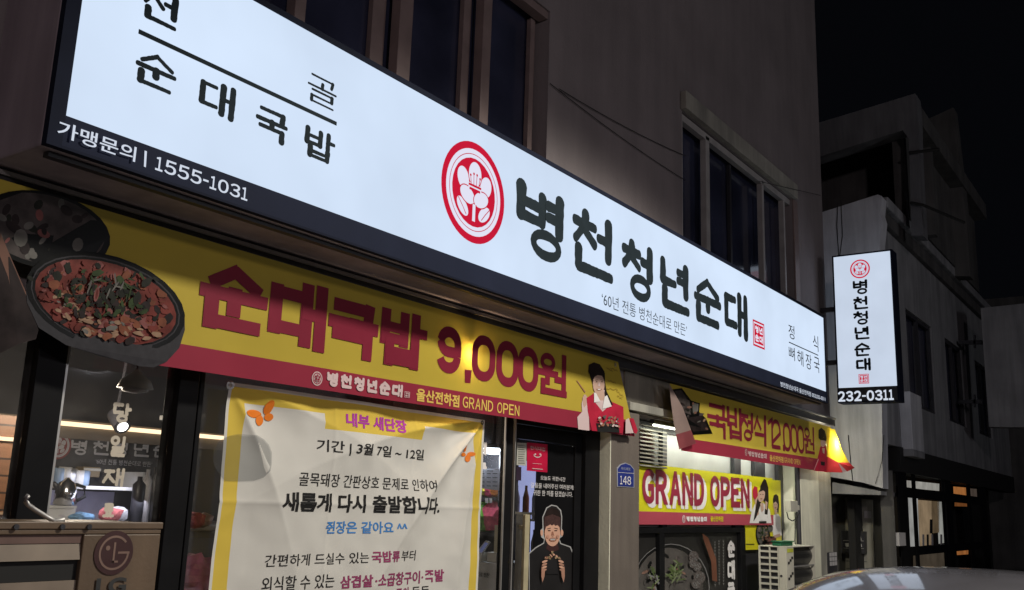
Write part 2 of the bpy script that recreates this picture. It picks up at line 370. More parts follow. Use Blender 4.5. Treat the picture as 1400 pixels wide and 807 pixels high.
def stroke_flat(a, b, w):
    ax, ay = a; bx, by = b; L = math.hypot(bx-ax, by-ay) or 1e-6
    tx, ty = (bx-ax)/L, (by-ay)/L; nx, ny = -ty, tx; h = w/2
    diag = abs(tx) > .12 and abs(ty) > .12
    e = h*(0.4 if diag else 0.98)
    a = (ax-tx*e, ay-ty*e); b = (bx+tx*e, by+ty*e)
    return [(a[0]+nx*h, a[1]+ny*h), (a[0]-nx*h, a[1]-ny*h), (b[0]-nx*h, b[1]-ny*h), (b[0]+nx*h, b[1]+ny*h)]
def stroke_round(a, b, w, rough):
    ax, ay = a; bx, by = b; L = math.hypot(bx-ax, by-ay) or 1e-6
    tx, ty = (bx-ax)/L, (by-ay)/L; nx, ny = -ty, tx
    n = max(4, int(L/w*3)); w0 = w*rng.uniform(.88, 1.1); w1 = w*rng.uniform(.82, 1.06)
    bow = rng.uniform(-.05, .05)*w*2*rough*4
    def hw(t): return (w0*(1-t)+w1*t)/2*(1+rng.uniform(-1, 1)*rough)
    left = []; right = []
    for i in range(n+1):
        t = i/n; cx = ax+(bx-ax)*t+nx*bow*math.sin(t*math.pi); cy = ay+(by-ay)*t+ny*bow*math.sin(t*math.pi)
        h = hw(t); left.append((cx+nx*h, cy+ny*h)); h = hw(t); right.append((cx-nx*h, cy-ny*h))
    def cap(c, sx, h):
        out = []
        for k in range(1, 6):
            an = math.pi*k/6; out.append((c[0]+(nx*math.cos(an)+tx*sx*math.sin(an)*.8)*h, c[1]+(ny*math.cos(an)+ty*sx*math.sin(an)*.8)*h))
        return out
    return left + cap(b, 1, w1/2) + right[::-1] + cap(a, -1, w0/2)[::-1]
def ring_polys(cx, cy, rx, ry, w, rough, n=20):
    ph = rng.uniform(0, 6); out = []
    o = []; i_ = []
    for k in range(n):
        a = 2*math.pi*k/n; j = 1+rng.uniform(-1, 1)*rough*.5
        o.append((cx+math.cos(a)*(rx+w/2*j), cy+math.sin(a)*(ry+w/2*j)))
        j = 1+rng.uniform(-1, 1)*rough*.5
        i_.append((cx+math.cos(a)*max(.001, rx-w/2*j), cy+math.sin(a)*max(.001, ry-w/2*j)))
    return [[o[k], o[(k+1) % n], i_[(k+1) % n], i_[k]] for k in range(n)]
def glyph_polys(ch, box, w, style='flat', rough=0.10, wv=None):
    u0, v0, u1, v1 = box; h = w/2
    wv = wv or w
    X = lambda x: u0+h+x*(u1-u0-w)
    Yv = lambda y: v0+h+y*(v1-v0-w)
    polys = []
    for s in G[ch]:
        if s[0] == 'o':
            polys.append(ring_polys(X(s[1]), Yv(s[2]), s[3]*(u1-u0-w), s[4]*(v1-v0-w), w*.92, rough if style != 'flat' else 0))
        else:
            a = (X(s[0][0]), Yv(s[0][1])); b = (X(s[1][0]), Yv(s[1][1]))
            ww = wv if abs(a[0]-b[0]) < abs(a[1]-b[1])*.3 else w
            polys.append([stroke_flat(a, b, ww) if style == 'flat' else stroke_round(a, b, ww, rough)])
    return polys
def glyphs(S, items, w, mat, d, parent, style='flat', rough=0.10, name='lettering', wv=None, step=0.0004):
    """items: (syllable, uv box); all of one word in one mesh, each stroke a hair prouder so none lie in one plane"""
    mb = MB()
    for ch, box in items:
        for k, grp in enumerate(glyph_polys(ch, box, w, style, rough, wv)):
            for pl in grp:
                mb.add([S.w(u, v, d+k*step) for u, v in pl], [list(range(len(pl)))])
    return mb.build(name, mat, parent)
def row(word, box, gap=0.12):
    u0, v0, u1, v1 = box; n = len(word); cw = (u1-u0)/(n+gap*(n-1)); out = []
    for i, ch in enumerate(word): a = u0+i*cw*(1+gap); out.append((ch, (a, v0, a+cw, v1)))
    return out
def ell(cx, cy, a, b, rot=0.0, n=28, t0=0.0, t1=2*math.pi):
    c, s = math.cos(rot), math.sin(rot); out = []
    full = abs(t1-t0-2*math.pi) < 1e-6
    for k in range(n if full else n+1):
        t = t0+(t1-t0)*k/n; x, y = a*math.cos(t), b*math.sin(t); out.append((cx+c*x-s*y, cy+s*x+c*y))
    return out
def annulus(cx, cy, r0, r1, n=48):
    o = ell(cx, cy, r1, r1, 0, n); i = ell(cx, cy, r0, r0, 0, n)
    return [[o[k], o[(k+1) % n], i[(k+1) % n], i[k]] for k in range(n)]
def seg(a, b, w): return stroke_flat(a, b, w)
def crest(S, cx, cy, r, d, parent, red, white, name='flower_crest'):
    """the round flower emblem: ring, thin ring, disc, five petals, stamens, stem, two leaves"""
    P = lambda x, y: (cx+x*r, cy+y*r)
    E = lambda x, y, a, b, rot=0: [P(*q) for q in ell(x, y, a, b, rot)]
    lay = []
    for pl in annulus(cx, cy, r*.86, r): lay.append((pl, 0, 0))
    for pl in annulus(cx, cy, r*.765, r*.86): lay.append((pl, 1, 0))
    for pl in annulus(cx, cy, r*.75, r*.765): lay.append((pl, 0, 0))
    for pl in annulus(cx, cy, r*.68, r*.75): lay.append((pl, 1, 0))
    lay.append((E(0, 0, .68, .68), 0, 0))
    for n_, (x, y, a, b, ro) in enumerate(((-.34, -.36, .125, .215, .85), (.34, -.36, .125, .215, -.85), (-.36, .20, .175, .22, .35), (.36, .20, .175, .22, -.35),
                              (0, .36, .20, .25, 0), (-.215, -.10, .235, .155, -.35), (.215, -.10, .235, .155, .35))):
        lay.append((E(x, y, a+.022, b+.022, ro), 0, 1+n_*2)); lay.append((E(x, y, a, b, ro), 1, 2+n_*2))
    lay.append(([P(-.075, -.24), P(.075, -.24), P(.075, -.60), P(-.075, -.60)], 0, 16))
    lay.append(([P(-.045, -.24), P(.045, -.24), P(.045, -.58), P(-.045, -.58)], 1, 17))
    lay.append(([P(-.21, .03), P(.21, .03), P(.19, .16), P(-.19, .16)], 1, 18))
    lay.append(([P(-.20, .10), P(.20, .10), P(.20, .145), P(-.20, .145)], 0, 19))
    lay.append(([P(-.17, .02), P(.17, .02), P(.17, .07), P(-.17, .07)], 0, 19))
    for x in (-.12, -.04, .04, .12):
        lay.append((seg(P(x, .15), P(x*1.25, .30+(.05 if abs(x) < .1 else 0)), r*.016), 0, 20))
        lay.append((E(x*1.25, .31+(.05 if abs(x) < .1 else 0), .026, .026), 0, 21))
    for sx in (-1, 1):
        lay.append((seg(P(sx*.50, -.22), P(sx*.36, -.36), r*.018), 0, 20)); lay.append((seg(P(sx*.36, -.36), P(sx*.24, -.50), r*.018), 0, 21))
    mb = MB()
    for pl, mi, k in lay: mb.add([S.w(u, v, d+k*.00025) for u, v in pl], [list(range(len(pl)))], mi)
    return mb.build(name, [red, white], parent)

# ------------------------------------------------------------------ the ground
mb = MB().box((-60, -60, -0.5), (160, 120, 0.0)); o = mb.build('road', M['asphalt']); struct(o)
mb = MB().box((-40, 2.55, 0.004), (60, 30, 0.13)); o = mb.build('pavement', M['concrete']); struct(o)
mb = MB().box((-40, 2.40, 0.004), (60, 2.546, 0.135)); o = mb.build('kerb', M['cream_dull'], bevel=0.01); struct(o)
mb = MB().add([(-40, -2.5, .004), (60, -2.5, .004), (60, -2.38, .004), (-40, -2.38, .004)], [(0, 1, 2, 3)]); o = mb.build('road_line', M['white_paint']); struct(o)

# ------------------------------------------------------------------ the shop building
WY = 4.0
bld = thing('shop_building', 'brown rendered building with dark upper windows behind the long lit shop sign', 'building', (6.5, 6.0, 0.13))
W4 = Wall(4.0); W405 = Wall(4.05)
XR = 13.3
def holes_wall(x0, x1, z0, z1, y0, y1, hs):
    mb = MB(); xs = sorted({x0, x1, *[h[0] for h in hs], *[h[1] for h in hs]})
    for a, b in zip(xs[:-1], xs[1:]):
        cuts = [(h[2], h[3]) for h in hs if h[0] < (a+b)/2 < h[1]]
        z = z0
        for c0, c1 in sorted(cuts):
            mb.box((a, y0, z), (b, y1, c0)); z = c1
        mb.box((a, y0, z), (b, y1, z1))
    return mb
H1 = (2.2, 6.06, 3.75, 5.60); H2 = (8.60, 11.97, 3.75, 5.66)
holes_wall(-3.0, XR, 2.42, 13.5, 4.0, 4.22, [H1, H2]).build('wall', M['wall'], bld)
MB().box((XR-.22, 4.225, 0), (XR, 9.0, 13.5)).build('end_wall', M['wall'], bld)
MB().box((-3.0, 9.0, 0), (XR, 9.2, 13.5)).build('rear_wall', M['wall'], bld)
MB().box((-3.0, 4.225, 13.3), (XR-.225, 8.995, 13.5)).build('roof', M['dark_wall'], bld)
MB().box((-3.0, 4.225, 3.0), (XR-.225, 8.995, 3.2)).build('upper_floor', M['dark_wall'], bld)
MB().box((-3.0, 4.0, 0.13), (-2.8, 8.99, 2.415)).build('side_wall', M['wall_low'], bld)
# upper window, left (brown frames)
def xat(px, py, D=4.05): return Wall(D).px((px, py))[0]
wn = MB()
for (a, b, py) in ((400, 415, 0), (541, 559, 45), (654.5, 666, 85), (744, 753, 100)):
    xa, xb = xat(a, py), xat(b, py); wn.box((xa, 4.02, 3.76), (xb, 4.10, 5.585))
xa = H1[0]
for b0 in (2.25, 3.0): wn.box((b0, 4.02, 3.76), (b0+.06, 4.10, 5.585))
wn.box((2.2, 4.015, 5.53), (6.055, 4.11, 5.598)); wn.box((2.2, 4.015, 3.752), (6.055, 4.11, 3.80))
win = wn.build('window', M['brown_frame'], bld, bevel=0.004)
sash = MB()
for (a, b, py) in ((505, 523, 40), (629, 639, 70), (721, 727, 100)):
    sash.box((xat(a, py, 4.14), 4.12, 3.80), (xat(b, py, 4.14), 4.16, 5.53))
sash.build('sash', M['brown_frame'], win)
MB().box((2.205, 4.17, 3.755), (6.055, 4.178, 5.595)).build('pane', M['glass_dark'], win)
# upper window, right (grey frames)
wn = MB()
Kx = lambda a, y: xat(*zK(a, y))
for (a, b, y) in ((121, 135, 400), (345, 352, 600)):
    wn.box((Kx(a, y), 4.02, 3.76), (Kx(b, y), 4.09, 5.62))
wn.box((8.605, 4.02, 5.575), (11.96, 4.09, 5.65)); wn.box((8.605, 4.02, 3.755), (11.96, 4.09, 3.80))
wn.box((8.605, 4.02, 3.8), (8.66, 4.09, 5.575))
xj = xat(*zK(430, 650))
wn.box((xj, 4.02, 3.8), (xj+.05, 4.09, 5.575))
win = wn.build('window', M['grey_frame'], bld, bevel=0.004)
MB().box((Kx(243, 600), 4.10, 3.8), (Kx(249, 600), 4.14, 5.57)).build('sash', M['dark_metal'], win)
MB().box((8.61, 4.15, 3.76), (11.95, 4.158, 5.64)).build('pane', M['glass_dark'], win)
MB().box((8.56, 3.93, 5.665), (12.03, 3.999, 5.86)).build('window_hood', M['cream_dull'], bld, bevel=0.006)
MB().box((11.975, 3.975, 3.75), (12.14, 3.999, 5.66)).build('window_jamb', M['brown_frame'], bld, bevel=0.004)
# pale panel standing inside the last light of that window
o = MB().box((xat(*zL(353, 190), 4.22), 4.20, 3.9), (xat(*zL(404, 190), 4.22), 4.24, W4.px(zL(380, 149))[1])).build('window_panel', M['white_wall'])
o.location = (0, 0, 0)
tag(o, 'pale panel standing in the last light of the right upper window', 'panel')
# dark curtains behind the left upper window
cur = MB()
for x0, x1 in ((2.3, 3.1), (3.5, 4.0), (5.55, 6.0)):
    n = 14
    for k in range(n):
        a = x0+(x1-x0)*k/n; b = x0+(x1-x0)*(k+1)/n
        ya, yb = 4.40+.03*math.sin(k*1.9), 4.40+.03*math.sin((k+1)*1.9)
        cur.add([(a, ya, 3.25), (b, yb, 3.25), (b, yb, 5.7), (a, ya, 5.7)], [(0, 1, 2, 3)])
cur.build('curtain', pm('curtain_cloth', (0.12, 0.11, 0.13), 0.9, 0.2, 5), bld)

# ground floor of the same building
CX0, CX1 = 7.08, 7.59
MB().box((CX0+.012, 3.95, 0.13), (CX1, 4.35, 2.41)).build('column', M['wall_low'], bld, bevel=0.006)
MB().box((CX0-.005, 3.955, 0.13), (CX0+.010, 4.10, 2.41)).build('column_jamb', M['cream_wall'], bld)
PX0, PX1, PX2 = 11.99, 12.70, 13.29
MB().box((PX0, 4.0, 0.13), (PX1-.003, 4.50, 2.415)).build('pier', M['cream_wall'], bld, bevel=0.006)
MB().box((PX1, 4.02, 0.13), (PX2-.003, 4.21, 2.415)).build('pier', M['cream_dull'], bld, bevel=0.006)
MB().tube([(PX0-.035, 4.03, .14), (PX0-.035, 4.03, 2.75)], .03, 10).build('drainpipe', M['dark_metal'], bld)
# black aluminium shop front
fr = MB(); gx = lambda p, D=4.06: Wall(D).px(p)[0]
posts = [(gx((35, 600)), gx((76, 600))), (gx((236, 600)), gx((271, 600))), (gx((690, 650)), gx((703, 650)))]
fr.box((posts[0][0], 4.05, .13), (posts[0][1], 4.16, 2.41))
fr.box((posts[1][0], 4.05, .13), (posts[1][0]+.115, 4.16, 2.41)); fr.box((posts[1][0]+.122, 4.05, .13), (posts[1][1], 4.16, 2.41))
fr.box((posts[2][0], 4.07, .13), (posts[2][1], 4.105, 2.41))
fr.box((6.84, 4.05, .13), (CX0-.008, 4.16, 2.41))
fr.box((posts[2][1]+.002, 4.07, 2.19), (6.838, 4.15, 2.41))
for a, b in ((-2.7, posts[0][0]), (posts[0][1], posts[1][0]), (posts[1][1], posts[2][0])):
    fr.box((a+.002, 4.07, 2.32), (b-.002, 4.15, 2.41)); fr.box((a+.002, 4.07, .13), (b-.002, 4.15, .32))
front = fr.build('shop_front', M['black_frame'], bld, bevel=0.003)
bead = MB()
bead.box((posts[0][1]+.002, 4.055, .33), (posts[0][1]+.012, 4.075, 2.32)); bead.build('trim', M['alu'], front); bead = MB()
bead.box((posts[2][0]-.012, 4.055, .14), (posts[2][0]-.001, 4.068, 2.40)); bead.build('trim', M['alu'], front); bead = MB(); bead.box((posts[2][1]-.016, 4.05, .14), (posts[2][1]-.002, 4.068, 2.40))
bead.build('trim', M['alu'], front)
for a, b in ((-2.7, posts[0][0]), (posts[0][1], posts[1][0]), (posts[1][1], posts[2][0])):
    MB().box((a+.004, 4.088, .321), (b-.004, 4.094, 2.318)).build('pane', M['glass'], front)
# the door
door = MB(); dx0, dx1 = posts[2][1]+.004, 6.834
door.box((dx0, 4.085, .15), (dx0+.06, 4.135, 2.185)); door.box((dx1-.10, 4.085, .15), (dx1, 4.135, 2.185))
door.box((dx0+.061, 4.085, 2.08), (dx1-.101, 4.135, 2.185)); door.box((dx0+.061, 4.085, .15), (dx1-.101, 4.135, .32))
D_ = door.build('door', M['black_frame'], bld, bevel=0.003)
MB().box((dx0+.062, 4.106, .322), (dx1-.102, 4.114, 2.078)).build('pane', M['glass'], D_)
S41 = Wall(4.10)
a = gx(zh(485, 300), 4.03); b = gx(zh(525, 300), 4.03)
hd = MB().box((a, 4.02, .62), (b, 4.045, Wall(4.03).px(zh(500, 150))[1]))
for z in (.75, 1.42): hd.box((a+.01, 4.046, z), (b-.01, 4.084, z+.03))
hd.build('handle', pm('pale_wood_handle', (0.42, 0.37, 0.24), 0.5, 0.15, 8), D_, bevel=0.004)
# black film with the printed cook, words and stickers on the door glass
SD = Wall(4.102)
film = pm('black_film', (0.006, 0.006, 0.007), 0.3, 0.1, 4)
fb = [SD.px(zQ(305, 200))[0], SD.px(zQ(505, 200))[0]]
marks(SD, [([(fb[0], .33), (fb[1], .33), (fb[1], 2.07), (fb[0], 2.07)], 0)], 0, 'window_film', film, D_)
text(SD, '오늘도 귀한시간', box4(SD, zQ, (322, 310), (433, 310), (326, 295), (430, 322)), M['print_white'], .003, D_, 0.0)
text(SD, '걸음을 내어주신 여러분께', box4(SD, zQ, (278, 340), (468, 348), (282, 326), (464, 360)), M['print_white'], .003, D_, 0.0)
text(SD, '귀한 한 끼를 담겠습니다.', box4(SD, zQ, (290, 372), (465, 380), (294, 359), (460, 392)), M['print_white'], .003, D_, 0.0)
def portrait_door():
    z = lambda L: pts(SD, zQ, L)
    body = [(270, 640), (300, 615), (335, 595), (338, 580), (325, 570), (321, 540), (331, 530), (330, 480), (348, 438), (370, 425), (395, 430), (414, 450), (419, 480), (417, 530), (422, 545), (420, 567), (406, 577), (414, 597), (457, 612), (473, 650), (483, 720), (491, 770), (495, 830), (270, 830)]
    inner = [(273, 645), (302, 619), (338, 598), (341, 578), (336, 560), (336, 535), (334, 482), (351, 442), (371, 430), (393, 434), (410, 453), (415, 482), (413, 540), (408, 565), (402, 578), (410, 601), (453, 616), (468, 652), (479, 722), (487, 772), (490, 830), (273, 830)]
    P = []
    add = lambda L, m: P.append((z(L), m))
    add(body, 0); add(inner, 1)
    add([(337, 556), (335, 500), (346, 456), (371, 438), (395, 444), (408, 462), (413, 500), (412, 556), (400, 575), (346, 575)], 2)          # hair under the cap
    add(ell(327, 551, 6, 14), 3); add(ell(417, 551, 6, 14), 3)
    add([(352, 600), (398, 600), (404, 625), (372, 640), (346, 622)], 4)                                                          # collar
    add(ell(374, 553, 35, 58), 3)                                                                                               # face
    add([(337, 548), (338, 480), (374, 468), (410, 482), (411, 548), (405, 524), (396, 516), (388, 520), (380, 513), (372, 519), (364, 513), (355, 519), (346, 523)], 8)  # fringe
    add([(350, 532), (366, 528), (366, 531), (350, 535)], 2); add([(382, 528), (398, 532), (398, 535), (382, 531)], 2)             # brows
    add(ell(359, 541, 7, 2.4), 2); add(ell(388, 541, 7, 2.4), 2)
    add([(371, 545), (376, 545), (381, 562), (367, 562)], 5); add([(369, 566), (379, 566), (374, 569)], 5)
    add(ell(374, 581, 17, 9), 5); add([(361, 577), (387, 577), (382, 584), (366, 584)], 0)                                         # smile
    add(ell(352, 568, 6, 8), 6); add(ell(395, 568, 6, 8), 6)
    add([(329, 690), (336, 665), (408, 665), (414, 690), (400, 735), (345, 735)], 1)                                                # bowl
    for k in range(26):
        x = 335+rng.random()*70; y = 668-rng.random()*38*(1-abs(x-370)/45); r = rng.uniform(3, 7)
        add(ell(x, y, r, r*.6, rng.random()*3, 8), rng.choice([5, 6, 3, 7]))
    for sx, c in ((1, 322), (-1, 414)):
        for k in range(4):
            y = 678+k*13
            add(ell(c+sx*(10-k*1.5), y, 13, 5.2, -.35*sx, 14), 6 if k % 2 else 3)
        add([(c-sx*5, 700), (c+sx*10, 720), (c+sx*8, 745), (c-sx*1, 772), (c-sx*6, 745)], 6)
    marks(SD, P, .003, 'printed_portrait', [pm('print_outline', (.40, .40, .40), .5), pm('printed_black_coat', (.014, .013, .014), .45), M['hair'], M['skin'], pm('collar_print', (.05, .018, .018), .5), M['skin_dark'], pm('printed_skin_shadow', (.45, .24, .17), .5), pm('printed_meat', (.28, .2, .11), .5), pm('printed_fringe', (.06, .028, .026), .5, .4, 60)], D_, .0004)
portrait_door()
nt = [(zQ(215, 148)), (zQ(260, 150)), (zQ(259, 252)), (zQ(214, 248))]
marks(SD, [([SD.px(p) for p in nt], 0)], .002, 'notice', pm('faded_notice', (.42, .42, .37), .6, .1, 12), D_)
for k in range(9):
    y = 158+k*10
    marks(SD, [(pts(SD, zQ, [(222, y), (222+rng.uniform(18, 34), y+.6), (222+30, y+3), (222, y+2.6)]), 0)], .0032, 'printed_line', M['print_black'], D_)
st = marks(SD, [(pts(SD, zQ, [(262, 147), (354, 156), (353, 281), (261, 273)]), 0)], .002, 'red_sticker', pm('red_sticker_print', (.46, .008, .045), .4), D_)
text(SD, '한식대첩', box4(SD, zQ, (276, 172), (342, 176), (278, 162), (340, 187)), M['print_pink'], .0035, st, 0.0)
P = []
for k in range(10):
    a0 = math.pi*(1.12+.76*k/10); a1 = math.pi*(1.12+.76*(k+1)/10)
    c = zQ(308, 196); r = 5.4
    f = lambda a: SD.px((c[0]+r*math.cos(a), c[1]-r*math.sin(a)))
    P.append((stroke_flat(f(a0), f(a1), .008), 0))
for x in (297, 319): P.append(([SD.px(q) for q in ell(*zQ(x, 200), 1.2, 1.2)], 0))
P.append((pts(SD, zQ, [(285, 240), (325, 243), (325, 244.5), (285, 241.5)]), 0)); P.append((pts(SD, zQ, [(283, 262), (330, 266), (330, 269), (283, 265)]), 0))
marks(SD, P, .0035, 'smile_mark', M['print_pink'], st, .0003)
marks(SD, [(pts(SD, zQ, [(208, 255), (237, 257), (236, 318), (206, 316)]), 0)], .002, 'dark_sticker', pm('dark_sticker_print', (.035, .022, .04), .4), D_)
# vertical brush words on the left pane
SG = Wall(4.085)
gw = pm('cream_window_letters', (.60, .54, .44), .6, .1, 6)
for ch, L, R_, T, B in (('당', (588, 330), (692, 340), (640, 308), (630, 418)), ('일', (575, 500), (668, 520), (655, 484), (640, 600)), ('재', (530, 720), (655, 700), (645, 652), (640, 758))):
    glyphs(SG, [(ch, box4(SG, ze, L, R_, T, B))], .017, gw, .003, front, 'round', .14)
glyphs(SG, [('료', box4(SG, zf, (672, 280), (755, 280), (710, 228), (710, 336)))], .015, gw, .003, front, 'round', .14)
for ch, y0, y1 in (('재', 272, 392), ('료', 448, 510)):
    b = box4(SG, zg, (96, (y0+y1)/2), (156, (y0+y1)/2), (130, y0), (130, y1)); glyphs(SG, [(ch, b)], .02, M['print_white'], .003, front, 'round', .12)
# beam and rail under the sign
MB().box((-2.5, 3.92, 2.775), (13.25, 3.998, 2.893)).build('fascia', M['dark_metal'], bld, bevel=0.004)
MB().box((-2.5, 3.905, 2.86), (13.25, 3.918, 2.88)).build('fascia_rail', M['alu'], bld)
MB().box((CX0+.3, 3.985, 2.42), (PX0, 3.999, 2.77)).build('lintel', M['beige_wall'], bld)
MB().box((CX0+.3, 3.93, 2.43), (PX0-.1, 3.984, 2.50)).build('lintel_ledge', M['cream_dull'], bld, bevel=0.004)
# the second bay: pale metal panel, louvre, posts and a dark window
bay = MB().box((CX1, 4.26, 1.43), (PX0, 4.30, 2.415))
bay.build('bay_panel', pm('pale_metal_panel', (.42, .43, .44), .45, .1, 3, metal=.1), bld)
pst = MB()
for a, b in ((905, 911), (1003, 1012), (1031, 1045), (1063, 1069)):
    pst.box((gx((a, 640), 4.22), 4.21, 1.40), (gx((b, 640), 4.22), 4.257, 2.415))
pst.box((CX1, 4.215, 2.33), (PX0, 4.25, 2.41)).build('bay_frame', M['dark_metal'], bld, bevel=.003)
lv = MB()
x0, x1 = gx((866, 600), 4.20), gx((903, 600), 4.20)
for k in range(11): lv.prism([(x0, 4.13, 1.98+k*.037), (x0, 4.24, 2.00+k*.037), (x0, 4.24, 2.012+k*.037), (x0, 4.13, 1.992+k*.037)], (x1-x0, 0, 0))
lv.build('louvre', M['beige_wall'], bld)
wb = MB(); S42 = Wall(4.2)
zt = S42.px(zo(600, 160))[1]
xm = [S42.px(zo(a, 400))[0] for a in (300, 352, 1100, 1168)]
wb.box((CX1, 4.19, zt-.05), (xm[3], 4.25, zt)); wb.box((xm[0], 4.19, .4), (xm[1], 4.25, zt-.051)); wb.box((xm[2]+.06, 4.19, .4), (xm[3], 4.25, zt-.051))
wb.box((CX1, 4.19, .3), (xm[3], 4.25, .399))
bw = wb.build('bay_window', M['black_frame'], bld, bevel=.003)
MB().box((xm[3]+.002, 4.24, .13), (PX0, 4.28, 1.428)).build('bay_wall', M['dark_metal'], bld)
MB().box((CX1, 4.262, .13), (xm[3], 4.30, 1.428)).build('bay_back', M['dark_metal'], bld)
# food poster behind that window
SP = Wall(4.235)
P = []; zz = lambda L: pts(SP, zo, L)
ps = thing('food_poster', 'black food poster with bowl of soup filling the dark window under the GRAND OPEN banner', 'poster', (9.5, 4.24, .4))
marks(SP, [([(CX1+.01, .42), (xm[2]+.055, .42), (xm[2]+.055, zt-.055), (CX1+.01, zt-.055)], 0)], 0, 'sheet', pm('poster_black', (.022, .021, .020), .4, .2, 3), ps)
cols = [pm('poster_broth', (.085, .078, .072), .5, .3, 6), pm('poster_rim', (.20, .20, .20), .4), pm('poster_leek', (.085, .12, .04), .5, .3, 9), pm('poster_leek_light', (.17, .20, .11), .5),
        pm('poster_pepper', (.10, .085, .08), .5, .6, 40), pm('poster_meat', (.22, .13, .10), .5, .3, 20), pm('poster_carrot', (.15, .055, .03), .5, .3, 4), pm('poster_bowl', (.012, .012, .012), .3)]
P.append((zz(ell(420, 760, 390, 440)), 1)); P.append((zz(ell(418, 764, 384, 436)), 7)); P.append((zz(ell(400, 780, 345, 420)), 0))
for k in range(46):
    x, y = 400+rng.uniform(-280, 290), 780+rng.uniform(-350, 150); r = rng.uniform(15, 50)
    if ((x-400)/330)**2+((y-780)/400)**2 < .8: P.append((zz(ell(x, y, r, r*rng.uniform(.3, .6), rng.random()*3, 9)), rng.choice([4, 4, 5, 0, 7])))
for x, y, r in ((640, 450, 52), (670, 550, 46), (690, 660, 60), (620, 520, 40), (650, 720, 50)):
    P.append((zz(ell(x, y, r, r*1.1, 0, 14)), 4))
    for k in range(22): P.append((zz(ell(x+rng.uniform(-.7, .7)*r, y+rng.uniform(-.8, .8)*r, 5, 5, 0, 5)), 1))
for k in range(26):
    x, y = 400+rng.uniform(-40, 90), 590+rng.uniform(-90, 90); P.append((zz(ell(x, y, rng.uniform(30, 60), 8, rng.uniform(-1.5, 1.5), 9)), rng.choice([2, 3, 2])))
for k in range(12):
    x, y = 180+rng.uniform(-40, 90), 690+rng.uniform(-120, 110); P.append((zz(ell(x, y, rng.uniform(30, 60), 9, rng.uniform(-2, 2), 9)), rng.choice([2, 3, 1])))
P.append((zz([(700, 215), (760, 260), (840, 470), (850, 700), (800, 690), (790, 500), (720, 300)]), 6))
marks(SP, P, .003, 'printed_soup', cols, ps, .0002)
P = []
for cx_, y0, y1 in ((850, 300, 740), (888, 290, 740), (930, 290, 720)):
    y = y0
    while y < y1:
        h = rng.uniform(14, 24)
        P.append((zz([(cx_-9, y), (cx_+9, y), (cx_+9, y+3), (cx_-9, y+3)]), 0)); P.append((zz([(cx_-2, y), (cx_+2, y), (cx_+2, y+h), (cx_-2, y+h)]), 0)); y += h+rng.uniform(8, 14)
marks(SP, P, .0175, 'small_print', pm('poster_grey_ink', (.25, .25, .24), .5), ps, .0001)
for ch, T, B in (('순', 285, 465), ('대', 480, 690), ('국', 700, 880)):
    glyphs(SP, [(ch, box4(SP, zo, (975, (T+B)/2), (1052, (T+B)/2), (1010, T), (1010, B)))], .045, M['print_white'], .018, ps, 'round', .16)

# meter box and cables on the pier
Sp = Wall(3.93)
b = box4(Sp, zk, (415, 285), (476, 285), (440, 250), (440, 318))
mbx = thing('meter_box', 'cream electric box with hanging cable on the shop pier', 'meter box', (b[0], 3.94, b[1]))
MB().box((b[0], 3.93, b[1]), (b[0]+(b[2]-b[0])*.72, 4.0, b[3])).build('box', M['cream_plastic'], mbx, bevel=.006)
MB().box((b[0]+(b[2]-b[0])*.74, 3.94, b[1]+.02), (b[2], 4.0, b[3]-.05)).build('switch', M['cream_plastic'], mbx, bevel=.005)
q = lambda x, y, D=3.975: Wall(D).w(*Wall(D).px(zk(x, y)))
MB().tube([q(470, 318), q(455, 360), q(425, 376), q(400, 360), q(390, 320)], .006, 6).build('cable', M['rubber'], mbx)
MB().tube([q(442, 322), q(446, 420), q(440, 500), q(452, 560)], .005, 6).build('cable', M['dark_metal'], mbx)
# blue house number plate
SN = Wall(3.944)
hp = thing('house_number_plate', 'blue house number plate 148 on the brown column', 'number plate', (7.3, 3.944, 1.7))
ring = pts(SN, zQ, [(665, 262), (680, 245), (703, 238), (726, 247), (742, 266), (742, 349), (666, 345)])
MB().prism([SN.w(u, v) for u, v in ring], (0, .005, 0)).build('plate', pm('plate_rim', (.35, .36, .42), .4), hp)
ring = pts(SN, zQ, [(668, 264), (682, 248), (703, 241), (724, 250), (739, 268), (739, 346), (669, 342)])
marks(SN, [(ring, 0)], .002, 'plate_face', pm('plate_blue', (.022, .035, .20), .4), hp)
marks(SN, [(pts(SN, zQ, [(668, 280), (740, 285), (740, 286.5), (668, 281.5)]), 0)], .004, 'plate_line', M['print_white'], hp)
latin(SN, '148', box4(SN, zQ, (677, 315), (726, 318), (680, 296), (724, 337)), M['print_white'], .004, hp, .006, gap=.16)
text(SN, '바드래로', box4(SN, zQ, (682, 262), (724, 264), (684, 256), (722, 274)), pm('plate_pale', (.25, .28, .4), .5), .004, hp)

